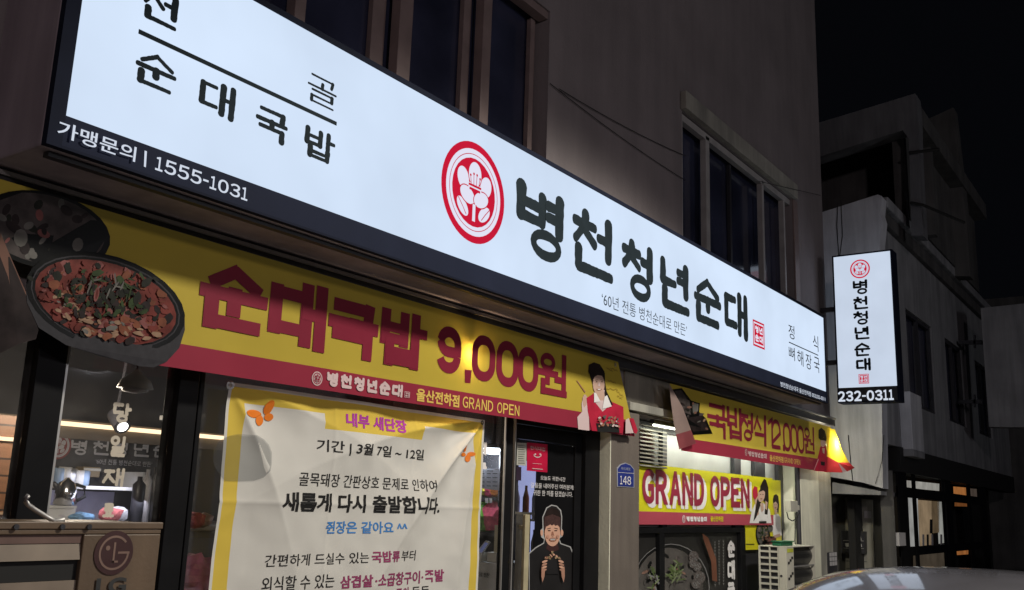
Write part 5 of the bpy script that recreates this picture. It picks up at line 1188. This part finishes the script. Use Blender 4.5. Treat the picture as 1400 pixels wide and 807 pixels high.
# lit drinks fridge behind the door
XF = 7.9; SFx = Side(XF)
f0 = SFx.w(*SFx.px(zg(398, 780))); f1 = SFx.w(*SFx.px(zg(590, 780)))
ya, yb = sorted((f0.y, f1.y)); ya -= .06; yb += .34
fz1 = SFx.px(zg(480, 600))[1]; frd = thing('drinks_fridge', 'lit drinks fridge with bottles behind the glass door', 'fridge', (XF+.2, (ya+yb)/2, .16))
MB().box((XF+.30, ya, .161), (XF+.36, yb, fz1+.2)).build('lit_back', em('fridge_glow', (.50, .55, .95), .75, .1), frd)
MB().box((XF, ya-.04, .161), (XF+.36, ya-.002, fz1+.25)).build('side_panel', M['dark_metal'], frd); MB().box((XF, yb+.002, .161), (XF+.36, yb+.04, fz1+.25)).build('side_panel', M['dark_metal'], frd)
bm_ = [pm('bottle_dark', (.05, .025, .02), .3), pm('bottle_orange', (.7, .18, .03), .3), pm('bottle_blue', (.08, .15, .4), .3), pm('bottle_white', (.6, .6, .65), .3)]
lbn = ['dark', 'orange', 'blue', 'white']
for r_ in range(3):
    zsh = fz1-.42*(r_+1)+.05; MB().box((XF+.02, ya, zsh-.02), (XF+.295, yb, zsh)).build('shelf', wg, frd)
    for k in range(6):
        y = ya+(yb-ya)*(k+.5)/6; c_ = (k*2+r_+1) % 4
        o_ = MB().lathe((XF+.12, y, zsh+.001), [(.03, 0), (.034, .02), (.034, .2), (.014, .28), (.014, .32)], 10).build('bottle', bm_[c_], None, smooth=True)
        tag(o_, '%s bottle, %s from the far end of the %s fridge shelf' % (lbn[c_], ['first', 'second', 'third', 'fourth', 'fifth', 'sixth'][5-k], ['top', 'middle', 'bottom'][r_]), 'bottle', 'bottles in the drinks fridge')
# grey partition screen by the door handle
XG = 6.55; SG_ = Side(XG); g0 = SG_.w(*SG_.px(zh(415, 300))); g1 = SG_.w(*SG_.px(zh(522, 300)))
o_ = thing('screen_panel', 'grey and cream screen panel just inside the glass door', 'panel', (XG, (g0.y+g1.y)/2, .16))
zg1 = SG_.px(zh(470, 150))[1]; ya, yb = sorted((g0.y, g1.y)); MB().box((XG, ya, .161), (XG+.03, yb, zg1)).build('panel', pm('grey_screen', (.30, .29, .27), .6), o_); MB().box((XG-.004, ya-.01, zg1), (XG+.034, yb+.01, zg1+.02)).build('rail', M['cream_plastic'], o_)

# ------------------------------------------------------------------ air conditioner cabinet by the left window
LC = Wall(3.0); lx1 = LC.px(zf(1066, 400))[0]; lz1 = LC.px(zf(900, 358))[1]; lz0 = .62; lx0 = .75
ac = thing('air_conditioner', 'beige metal air conditioner with round LG emblem in front of the left shop window', 'air conditioner', ((lx0+lx1)/2, 3.17, .13))
ab = pm('beige_metal', (.155, .105, .066), .5, .12, 3, .08, bscale=70, stain=.25)
q_ = lambda x, y: LC.px(zf(x, y))
gx1 = q_(530, 620)[0]; gz1 = q_(300, 440)[1]
b_ = MB().box((lx0, 3.022, lz0), (lx1-.003, 3.36, lz1-.004)); b_.build('cabinet', ab, ac, bevel=.008)
f_ = MB(); f_.box((gx1+.002, 3.0, lz0), (lx1, 3.021, gz1-.001)); f_.box((lx0, 3.0, gz1), (lx1, 3.021, q_(600, 405)[1])); f_.box((lx0, 2.996, q_(600, 404)[1]), (lx1+.004, 3.021, lz1)); f_.build('front_panel', ab, ac, bevel=.003)
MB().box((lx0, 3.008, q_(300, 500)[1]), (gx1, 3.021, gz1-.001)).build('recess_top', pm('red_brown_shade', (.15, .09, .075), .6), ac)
MB().prism([(lx0, 3.004, q_(300, 612)[1]), (lx0, 3.021, q_(300, 612)[1]), (lx0, 3.021, q_(300, 500)[1]-.002), (lx0, 3.010, q_(300, 500)[1]-.002)], (gx1-lx0, 0, 0)).build('slat', pm('pale_slat', (.27, .22, .17), .45), ac)
MB().box((lx0, 3.016, q_(300, 750)[1]), (gx1, 3.0215, q_(300, 613)[1])).build('vent_gap', M['rubber'], ac)
MB().prism([(lx0, 3.004, lz0), (lx0, 3.021, lz0), (lx0, 3.021, q_(300, 752)[1]), (lx0, 3.010, q_(300, 752)[1])], (gx1-lx0, 0, 0)).build('slat', pm('pale_slat_low', (.25, .20, .155), .45), ac)
for x in (100, 405, 582):
    p = q_(x, 388); MB().tube([(p[0], 2.9955, p[1]), (p[0], 2.990, p[1])], .009, 8).build('screw', M['dark_metal'], ac)
em_ = M['print_wine']; emb = pm('emblem_maroon', (.05, .018, .018), .45); pale = pm('emblem_line', (.22, .14, .11), .45)
LS = Wall(2.998); c = LS.px(zf(752, 560)); r = (LS.px(zf(878, 560))[0]-LS.px(zf(622, 560))[0])/2
P = [(ell(c[0], c[1], r, r), 0)]
for k in range(40):
    a0, a1 = math.radians(15+k*7.9), math.radians(15+(k+1)*7.9)
    if a0 < math.radians(331): P.append(([(c[0]+math.cos(a)*rr_, c[1]+math.sin(a)*rr_) for a, rr_ in ((a0+math.radians(25), r*.78), (a1+math.radians(25), r*.78), (a1+math.radians(25), r*.68), (a0+math.radians(25), r*.68))], 1))
P.append((seg((c[0]+r*.25, c[1]), (c[0]+r*.75, c[1]), r*.10), 1)); P.append((seg((c[0], c[1]+r*.42), (c[0], c[1]-r*.40), r*.10), 1)); P.append((seg((c[0], c[1]-r*.40), (c[0]+r*.2, c[1]-r*.40), r*.09), 1)); P.append((ell(c[0]-r*.34, c[1]+r*.22, r*.11, r*.11), 1))
mb = MB()
for pl, mi in P: mb.add([LS.w(u, v, .001+(.001 if mi else 0)) for u, v in pl], [list(range(len(pl)))], mi)
mb.build('emblem', [emb, pale], ac)
bb = box4(LS, zf, (632, 770), (832, 765), (730, 724), (730, 832)); text(LS, 'LG', bb, pm('grey_lettering', (.035, .035, .035), .5), .003, ac, .035)
MB().box((lx0+.05, 3.04, .131), (lx0+.12, 3.34, lz0-.002)).build('stand_leg', M['dark_metal'], ac); MB().box((lx1-.12, 3.04, .131), (lx1-.05, 3.34, lz0-.002)).build('stand_leg', M['dark_metal'], ac)
WH = Wall(3.12); hk = [WH.w(*WH.px(zf(*p_))) for p_ in ((188, 180), (172, 198), (168, 220), (185, 243), (230, 275), (300, 318), (360, 352), (402, 378))]
hk[-1] = Vector((hk[-1].x, 3.10, lz1+.004))
o_ = MB().tube(hk, .008, 8).build('bent_rod', M['alu'], None, smooth=True); tag(o_, 'thin bent metal rod standing on top of the beige air conditioner', 'rod')

# ------------------------------------------------------------------ outdoor unit by the right pier
WU = Wall(3.70); um = M['cream_plastic']; uz0 = .20
XU = WU.px(zk(392, 700))[0]; SU_ = Side(XU)
x3 = WU.px(zk(436, 700))[0]; x4 = WU.px(zk(572, 700))[0]; z2 = WU.px(zk(420, 542))[1]
yb_ = -SU_.px(zk(216, 700))[0]; yb_ = min(yb_, 4.18)
u1_ = thing('outdoor_unit', 'cream outdoor unit with grille slots on its near end and dark bars along its front', 'outdoor unit', ((XU+x4)/2, 3.85, .13))
MB().box((XU+.03, 3.775, uz0), (x4-.022, yb_-.003, z2-.004)).build('cabinet', M['dark_metal'], u1_)
yk = lambda x: -SU_.px(zk(x, 700))[0]
gr_ = MB(); ys = [yb_, yk(226), yk(281), yk(289), yk(334), yk(342)]
zz_ = [SU_.px(zk(300, 566+i*40.5))[1] for i in range(14)]; zz_ = [z for z in zz_ if z > uz0+.03]+[uz0+.015]
for z in zz_: gr_.box((XU+.004, ys[5], z-.011), (XU+.016, ys[0]-.001, z+.011))
for ya_, yc_ in ((ys[0], ys[1]), (ys[2], ys[3]), (ys[4], ys[5])): gr_.box((XU+.0015, min(ya_, yc_), uz0), (XU+.018, max(ya_, yc_), z2))
gr_.build('grille', um, u1_)
MB().box((XU+.002, 3.724, uz0), (XU+.028, ys[5]-.002, z2)).build('end_cover', um, u1_, bevel=.003)
MB().box((XU+.003, 3.702, z2+.0015), (x4, yb_-.001, z2+.014)).build('top_plate', um, u1_, bevel=.003)
p = SU_.w(*SU_.px(zk(357, 718))); MB().tube([(XU+.001, p.y, p.z), (XU-.006, p.y, p.z)], .013, 8).build('knob', M['dark_metal'], u1_)
MB().box((XU, 3.70, uz0), (x3, 3.722, z2)).build('punched_plate', um, u1_)
for k in range(7):
    for i in range(3):
        zc_ = z2-.16-k*.165+i*.026; xc2 = XU+(x3-XU)*(.25+.25*i)
        if zc_ > uz0+.05: MB().box((xc2-.024, 3.694, zc_-.013), (xc2+.024, 3.699, zc_+.013)).build('punched_hole', M['rubber'], u1_)
n_ = 5; cl_ = MB()
for k in range(n_):
    zb2 = uz0+(z2-uz0)*k/n_; zt4 = uz0+(z2-uz0)*(k+1)/n_
    cl_.prism([(x3+.01, 3.772-.045*math.sin(math.pi*i/8), zb2+.01+(zt4-zb2-.02)*i/8) for i in range(9)], (x4-x3-.035, 0, 0))
cl_.build('coil', pm('dark_coil', (.020, .020, .020), .32), u1_)
for k in range(1, n_): MB().box((x3+.002, 3.708, uz0+(z2-uz0)*k/n_-.007), (x4-.021, 3.722, uz0+(z2-uz0)*k/n_+.007)).build('guard_bar', M['alu'], u1_)
MB().box((x4-.02, 3.705, uz0), (x4, yb_-.004, z2)).build('end_plate', um, u1_)
p0_, p1_ = WU.px(zk(402, 548)), WU.px(zk(430, 570)); MB().box((XU+.02, 3.6955, p1_[1]), (x3-.02, 3.699, p0_[1])).build('energy_sticker', pm('yellow_sticker', (.45, .48, .05), .5), u1_)
for x in (XU+.1, x4-.2): MB().box((x, 3.76, .131), (x+.06, 4.0, uz0-.001)).build('foot', M['dark_metal'], u1_)
gb0, gb1 = -SU_.px(zk(292, 560))[0], -SU_.px(zk(352, 560))[0]; ga, gb = sorted((gb0, gb1))
gt = thing('green_tray', 'small dark green plastic tray lying on the cream outdoor unit', 'tray', (XU+.2, (ga+gb)/2, z2))
gm = pm('green_plastic', (.012, .11, .05), .4)
MB().box((XU+.04, ga, z2+.0145), (XU+.40, gb, z2+.055)).build('tray', gm, gt, bevel=.006); MB().box((XU+.03, ga-.012, z2+.0555), (XU+.41, gb+.012, z2+.068)).build('rim', gm, gt, bevel=.003)
# notice frame at the foot of the pier
SNn = Wall(4.012); ring = box4(SNn, zk, (645, 630), (698, 630), (670, 570), (670, 700))
nb_ = thing('notice_frame', 'dark framed notice at the right edge of the pier', 'notice', (ring[0], 4.0, ring[1]))
MB().box((ring[0], 4.0, ring[1]), (ring[2], 4.018, ring[3])).build('frame', M['dark_metal'], nb_)
P = []
for j in range(3):
    for i in range(3):
        u = ring[0]+(ring[2]-ring[0])*(.10+.30*i); v = ring[3]-(ring[3]-ring[1])*(.20+.22*j); P.append(([(u, v), (u+.10, v), (u+.10, v+.05), (u, v+.05)], 0))
marks(Wall(3.998), P, .001, 'paper', wg, nb_)

# ------------------------------------------------------------------ wires over the upper wall
def wire(a, b, sag, label, D=3.985, r=.0038):
    p, q2 = Wall(D).w(*Wall(D).px(zI(*a))), Wall(D).w(*Wall(D).px(zI(*b))); L_ = []
    for k in range(13): t_ = k/12; v = p.lerp(q2, t_); v.z -= sag*4*t_*(1-t_); L_.append(v)
    o2 = MB().tube(L_, r, 6).build('wire', M['rubber'], None); tag(o2, label, 'wire')
wire((266, 330), (800, 712), .03, 'lower black wire sagging across the upper wall to the right window')
wire((300, 350), (800, 615), .03, 'upper thin black wire running across the upper wall to the right window')
wire((1090, 715), (1330, 770), .0, 'thin wire above the right upper window hood', 3.92, .004)

# ------------------------------------------------------------------ the neighbouring building
NX = 14.2; SNb = Side(NX)
nbd = thing('neighbour_building', 'dim neighbouring house with a pale end wall and a stepped upper storey', 'building', (18, 6, .13))
def slab(S, z, L, th, name, mat, bevel=0):
    return MB().prism([S.w(*S.px(z(*p_))) for p_ in L], (th, 0, 0)).build(name, mat, nbd)
ident = lambda x, y: (x, y)
slab(SNb, ident, [(1112, 294), (1200, 266), (1205, 268), (1203, 290), (1206, 300), (1203, 330), (1207, 668), (1180, 660), (1152, 655), (1112, 648)], .3, 'end_wall', M['white_wall'])
yN = SNb.w(*SNb.px((1207, 500))).y
WN = Wall(yN+.05); zc0 = SNb.px((1205, 268))[1]
NXE = 26.0
H_ = [(16.0, 17.9, 3.35, 4.9), (19.0, 20.6, 3.35, 4.9), (22.0, 23.6, 3.35, 4.9)]
zsh_ = 2.62
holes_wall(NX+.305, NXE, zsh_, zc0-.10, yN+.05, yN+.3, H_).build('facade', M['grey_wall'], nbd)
for h in H_:
    wf = MB(); a, b_, c_, d_ = h
    for xx in (a, (a+b_)/2-.03, b_-.06): wf.box((xx, yN+.08, c_), (xx+.06, yN+.14, d_))
    wf.box((a+.061, yN+.085, c_), (b_-.061, yN+.135, c_+.06)); wf.box((a+.061, yN+.085, d_-.06), (b_-.061, yN+.135, d_))
    o2 = wf.build('window', M['dark_metal'], nbd); MB().box((a+.01, yN+.16, c_+.01), (b_-.01, yN+.168, d_-.01)).build('pane', M['glass_dark'], o2)
MB().box((NX+.31, yN-.12, zc0-.09), (NXE, yN+.4, zc0+.08)).build('cornice', M['grey_wall'], nbd, bevel=.02)
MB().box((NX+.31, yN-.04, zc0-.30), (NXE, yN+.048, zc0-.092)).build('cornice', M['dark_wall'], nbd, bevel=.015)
MB().box((NX+.31, yN+.31, 2.5), (NXE, 11, zc0-.12)).build('core', M['dark_wall'], nbd)
# stepped upper storey with a deep dark opening
UX = 15.4; SU = Side(UX)
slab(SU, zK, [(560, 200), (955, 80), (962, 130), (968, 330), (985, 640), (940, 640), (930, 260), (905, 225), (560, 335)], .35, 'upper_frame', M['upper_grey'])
pu = SU.w(*SU.px(zK(960, 300))); pt_ = SU.w(*SU.px(zK(955, 80)))
MB().box((UX+1.6, pu.y+.1, zc0+.09), (UX+1.8, 10, pt_.z)).build('upper_wall', M['dark_wall'], nbd)
MB().box((UX+.36, pu.y, pt_.z-.35), (NXE-4, 10, pt_.z-.02)).build('upper_roof', M['dark_wall'], nbd)
MB().box((UX+.36, pu.y+.25, zc0+.09), (NXE-4, pu.y+.45, pt_.z-.36)).build('upper_facade', M['dark_wall'], nbd)
U2 = 19.5; SU2 = Side(U2)
slab(SU2, zK, [(985, 190), (1105, 135), (1128, 330), (1160, 620), (1170, 800), (1000, 800)], .4, 'upper_frame', M['dark_wall'])
slab(Side(U2-.01), zK, [(1022, 400), (1080, 430), (1090, 690), (1030, 640)], .006, 'dark_opening', M['rubber'])
for L_ in ([(930, 315), (1050, 300)], [(935, 510), (985, 520), (1150, 590)]):
    S_ = Side(UX-.06); MB().tube([S_.w(*S_.px(zK(*p_))) for p_ in L_], .025, 6).build('pipe', M['rubber'], nbd)
S_ = Side(NX-.02)
for L_ in ([(650, 510), (646, 600), (655, 740)], [(662, 500), (668, 640), (655, 740)]): MB().tube([S_.w(*S_.px(zK(*p_))) for p_ in L_], .005, 6).build('cable', M['rubber'], nbd)
for L_ in ([(155, -20), (165, 100), (180, 235)], [(345, -20), (335, 120), (300, 240)]): MB().tube([S_.w(*S_.px(zO(*p_))) for p_ in L_], .005, 6).build('cable', M['rubber'], nbd)
# ledge, side door with letter rack, dark wall
p = SNb.px((1207, 676)); p2 = SNb.px((1150, 662))
MB().prism([SNb.w(*SNb.px(zO(*q2))) for q2 in ((70, 232), (330, 280), (330, 300), (70, 292))], (1.0, 0, 0)).build('ledge', M['grey_wall'], nbd)
XD = 15.0; SDo = Side(XD)
MB().box((XD+.06, yN+.21, .13), (XD+.2, 6.5, 2.9)).build('recess_wall', M['dark_wall'], nbd)
dr = MB().prism([SDo.w(*SDo.px(zO(*q2))) for q2 in ((140, 312), (283, 325), (296, 760), (140, 760))], (.05, 0, 0)).build('door', M['cream_dull'], nbd)
for x in (160, 180, 200, 220): MB().prism([SDo.w(*SDo.px(zO(*q2)), .004) for q2 in ((x, 330), (x+3, 330), (x+5, 480), (x+2, 480))], (.002, 0, 0)).build('groove', M['dark_wall'], dr)
for y in (605, 650, 690): MB().prism([SDo.w(*SDo.px(zO(*q2)), .004) for q2 in ((145, y), (255, y+4), (255, y+8), (145, y+4))], (.002, 0, 0)).build('groove', M['dark_wall'], dr)
MB().prism([SDo.w(*SDo.px(zO(*q2)), .006) for q2 in ((240, 385), (277, 387), (278, 425), (241, 422))], (.003, 0, 0)).build('door_notice', wg, dr)
rk = MB().prism([SDo.w(*SDo.px(zO(*q2)), .12) for q2 in ((130, 490), (255, 495), (258, 612), (130, 605))], (.10, 0, 0)).build('letter_rack', M['dark_metal'], dr)
for y in (540, 580): MB().prism([SDo.w(*SDo.px(zO(*q2)), .125) for q2 in ((140, y), (250, y+3), (250, y+7), (140, y+4))], (.004, 0, 0)).build('rack_bar', M['alu'], dr)
for a_ in ((198, 518, 40, 24), (150, 555, 40, 20), (196, 560, 46, 16)): MB().prism([SDo.w(*SDo.px(zO(a_[0]+dx*a_[2], a_[1]+dy*a_[3])), .128) for dx, dy in ((0, .1), (.9, 0), (1, 1), (.1, .95))], (.002, 0, 0)).build('letter', M['white_paint'], dr)
# shop front of the neighbour
MB().box((NX+.8, yN+.02, 2.25), (NXE, yN+.3, zsh_-.002)).build('sign_board', M['rubber'], nbd)
WF = Wall(yN+.05)
sf = MB(); fx = lambda x, y=450: WF.px(zO(x, y))[0]
for a, b_ in ((430, 478), (512, 526), (668, 676), (684, 714), (802, 818), (868, 900)): sf.box((fx(a), yN+.05, .13), (fx(b_), yN+.075, 2.248))
za1, za0 = WF.px(zO(590, 275))[1], WF.px(zO(590, 325))[1]
zb1, zb0 = WF.px(zO(590, 570))[1], WF.px(zO(590, 615))[1]
sf.box((fx(430), yN+.055, za0), (fx(900), yN+.08, za1)); sf.box((fx(430), yN+.055, zb0), (fx(900), yN+.08, zb1))
fro = sf.build('shop_front', M['black_frame'], nbd)
WI = Wall(yN+.13)
def lit(L, c_, s_, name='lit_window'): MB().prism([WI.w(*WI.px(zO(*q2))) for q2 in L], (0, .01, 0)).build(name, em(name, c_, s_, .25, 4), fro)
def blind(L, mat): MB().prism([WI.w(*WI.px(zO(*q2)), .02) for q2 in L], (0, .01, 0)).build('blind', mat, fro)
lit([(470, 222), (640, 240), (640, 278), (470, 262)], (.27, .26, .235), 1.0)
lit([(476, 298), (525, 300), (535, 572), (490, 575)], (.24, .24, .23), 1.0)
lit([(530, 326), (600, 332), (600, 565), (540, 572)], (.23, .165, .10), .8)
lit([(598, 332), (640, 335), (640, 500), (600, 505)], (.15, .105, .06), .5)
lit([(630, 335), (655, 336), (668, 555), (640, 560)], (.25, .25, .23), .9)
lit([(505, 618), (665, 600), (670, 700), (505, 700)], (.09, .07, .05), .5)
lit([(718, 255), (800, 262), (800, 304), (720, 298)], (.42, .16, .045), .7)
lit([(725, 330), (802, 332), (802, 362), (725, 360)], (.20, .07, .02), .6)
lit([(735, 588), (795, 582), (795, 616), (738, 620)], (.38, .14, .04), .6)
lit([(806, 265), (840, 268), (842, 312), (808, 306)], (.10, .075, .06), .5)
for a, b_ in ((586, 598),): blind([(a, 430), (b_, 430), (b_, 505), (a, 505)], M['rubber'])
for k in range(5): x = 545+k*24; blind([(x, 510), (x+8, 510), (x+9, 570), (x+1, 570)], M['rubber'] if k % 2 else wg)
MB().box((NX+.4, yN+.6, .13), (NXE, yN+.7, 2.5)).build('inner_wall', M['rubber'], nbd)
MB().box((fx(395), yN-.02, WF.px(zO(410, 570))[1]), (fx(430), yN+.048, WF.px(zO(410, 500))[1])).build('meter', wg, nbd)
MB().box((NX+.302, yN+.02, .13), (fx(395)-.02, yN+.2, 2.245)).build('corner_pier', M['dark_wall'], nbd)
WQ = Wall(yN-.05); b_ = box4(WQ, zH, (922, 160), (976, 160), (945, 38), (955, 286)); hv = thing('wall_duct', 'upright pale duct box fixed to the dark front of the neighbouring house', 'duct', (b_[0], yN, b_[1]))
MB().box((b_[0], yN-.12, b_[1]+.1), (b_[0]+(b_[2]-b_[0])*.8, yN+.048, b_[3])).build('duct', M['white_wall'], hv, bevel=.01); MB().box((b_[0]-.004, yN-.125, b_[1]), (b_[0]+(b_[2]-b_[0])*.8+.004, yN+.048, b_[1]+.098)).build('end_cap', M['grey_wall'], hv, bevel=.01)
# unlit sign panel further down
FX = 20.0; SFa = Side(FX); pn = thing('unlit_blade_sign', 'dark unlit sign panel sticking out further down the street', 'sign', (FX, 2.7, 4))
ring = [SFa.w(*SFa.px(zL(*q2))) for q2 in ((1212, 292), (1440, 268), (1440, 762), (1245, 760))]; MB().prism(ring, (.3, 0, 0)).build('panel', M['grey_wall'], pn)
for y in (415, 650):
    MB().prism([SFa.w(*SFa.px(zL(*q2)), -.1) for q2 in ((1120, y), (1215, y), (1215, y+16), (1120, y+16))], (.06, 0, 0)).build('bracket', M['dark_metal'], pn)
    MB().prism([SFa.w(*SFa.px(zL(*q2)), -.1) for q2 in ((1180, y-20), (1188, y-20), (1188, y+30), (1180, y+30))], (.06, 0, 0)).build('bracket', M['dark_metal'], pn)
fb_ = thing('far_building', 'black outline of a building at the far end of the street', 'building', (40, 6, .13))
MB().box((27, 3.2, .13), (40, 12, 7.0)).build('wall', M['dark_wall'], fb_); MB().box((26.9, 3.1, 7.0), (40, 12, 7.2)).build('roof', M['dark_wall'], fb_)
for x in (28.5, 31.5): MB().box((x, 3.18, 1.0), (x+1.6, 3.199, 2.4)).build('window', M['glass_dark'], fb_)

# ------------------------------------------------------------------ cars
def car(x0, yc, label, paint):
    t = thing('parked_car', label, 'car', (x0+2.2, yc, 0), 'cars parked along the road')
    # body: stations along x, half profile (y, z) per station
    st = [(0.0, .60, .38, .62), (.10, .78, .24, .74), (.55, .86, .20, .86), (1.15, .88, .20, .93), (2.2, .89, .20, .95), (3.3, .88, .20, .97), (3.95, .85, .24, .98), (4.30, .78, .30, .90), (4.40, .62, .42, .72)]
    mb = MB(); n = 0
    for (x, hw, zb, zt) in st:
        half = [(0, zb), (hw*.8, zb), (hw*.98, zb+.10), (hw, (zb+zt)/2), (hw*.97, zt-.12), (hw*.88, zt-.02), (hw*.5, zt+.012), (0, zt+.02)]
        ring = half+[(-y, z) for y, z in half[-2:0:-1]]; n = len(ring); mb.v += [Vector((x0+x, yc+y, z)) for y, z in ring]
    for i in range(len(st)-1):
        for k in range(n): mb.f.append([i*n+k, i*n+(k+1) % n, (i+1)*n+(k+1) % n, (i+1)*n+k]); mb.m.append(0)
    mb.f.append(list(range(n))); mb.m.append(0); mb.f.append([(len(st)-1)*n+k for k in range(n)][::-1]); mb.m.append(0)
    o2 = mb.build('body', paint, t, smooth=True); md = o2.modifiers.new('s', 'SUBSURF'); md.levels = md.render_levels = 2
    RZ = 1.43
    # roof skin: crowned panel
    rf = MB(); nx, ny = 16, 18; xa, xb = x0+1.75, x0+3.35
    def rp(s_, q2):
        hw = .60-.04*abs(s_-.45)*2; y = q2*hw
        z = RZ-.085*(2*(s_-.5))**2-.050*abs(q2)**2.2-.06*abs(q2)**9
        return Vector((xa+(xb-xa)*s_, yc+y, z))
    for i in range(nx+1):
        for j in range(ny+1): rf.v.append(rp(i/nx, -1+2*j/ny))
    for i in range(nx):
        for j in range(ny): a = i*(ny+1)+j; rf.f.append([a, a+ny+1, a+ny+2, a+1]); rf.m.append(0)
    rf.build('roof', paint, t, smooth=True)
    gl = car_glass
    def pane(name, A, B, n_=10):
        g_ = MB()
        for k in range(n_+1): g_.v.append(A(k/n_)); g_.v.append(B(k/n_))
        for k in range(n_): g_.f.append([2*k, 2*k+2, 2*k+3, 2*k+1]); g_.m.append(0)
        return g_.build(name, gl, t, smooth=True)
    lo = lambda xx, hw, bow, z: (lambda k: Vector((x0+xx-bow*math.sin(k*math.pi), yc+(2*k-1)*hw, z)))
    pane('windshield', lambda k: rp(0, 2*k-1), lo(.98, .74, .12, .935)); pane('rear_window', lambda k: rp(1, 2*k-1), lo(4.02, .72, -.08, .985))
    for sg_ in (-1, 1):
        pane('side_window', lambda k: rp(k, sg_), lambda k: Vector((x0+1.15+2.75*k, yc+sg_*.80, .955)))
        for s_, xx in ((0, 1.02), (.48, 2.45), (1, 3.98)):
            top = rp(s_, sg_); MB().tube([top+Vector((0, sg_*.006, 0)), Vector((x0+xx, yc+sg_*.79, .95))], .03, 8).build('pillar', paint, t)
        MB().tube([rp(k/10, sg_)+Vector((0, sg_*.004, 0)) for k in range(11)], .016, 8).build('roof_rail', M['rubber'], t, smooth=True)
        m_ = MB(); m_.lathe((x0+1.25, yc+sg_*.98, .96), [(.03, 0), (.08, .02), (.09, .09), (.05, .14)], 12); m_.build('mirror', paint, t, smooth=True)
        MB().box((x0+1.22, yc+sg_*.80, .985), (x0+1.27, yc+sg_*.92, 1.01)).build('mirror_arm', M['rubber'], t)
        h_ = MB(); h_.lathe((x0+.13, yc+sg_*.58, .60), [(.02, -.06), (.10, -.03), (.10, .03), (.02, .06)], 14); h_.build('headlight', M['print_white'], t, smooth=True)
        h_ = MB(); h_.lathe((x0+4.30, yc+sg_*.58, .74), [(.02, -.08), (.08, -.04), (.08, .04), (.02, .08)], 14); h_.build('taillight', M['print_maroon'], t, smooth=True)
        for xx in (.85, 3.45):
            w_ = MB(); N_ = 28
            prof = [(.20, -.09), (.30, -.10), (.32, -.06), (.32, .06), (.30, .10), (.20, .09)]
            for r_, yy in prof:
                for k in range(N_): a = k*2*math.pi/N_; w_.v.append(Vector((x0+xx+r_*math.cos(a), yc+sg_*.80+yy, .325+r_*math.sin(a))))
            for i in range(len(prof)-1):
                for k in range(N_): w_.f.append([i*N_+k, i*N_+(k+1) % N_, (i+1)*N_+(k+1) % N_, (i+1)*N_+k]); w_.m.append(0)
            wh = w_.build('wheel', M['rubber'], t, smooth=True)
            MB().tube([(x0+xx, yc+sg_*.80-.085, .325), (x0+xx, yc+sg_*.80+.085, .325)], .205, 20).build('rim', M['alu'], wh)
    MB().box((x0+.02, yc-.26, .42), (x0+.05, yc+.26, .53)).build('number_plate', M['white_paint'], t)
    return t
car_glass = pm('car_glass', (.012, .013, .015), .06, .1, 3, coat=1.0)
silver = pm('silver_paint', (.145, .14, .16), .32, .06, 2, metal=.35, coat=1.0, spec=.6)
blackp = pm('black_paint', (.012, .012, .013), .25, .1, 2, coat=1.0)
car(1.25, .65, 'silver grey car parked in front of the shop, only its roof showing', silver)
car(19.0, 1.45, 'black car in the dark at the far right of the street', blackp)
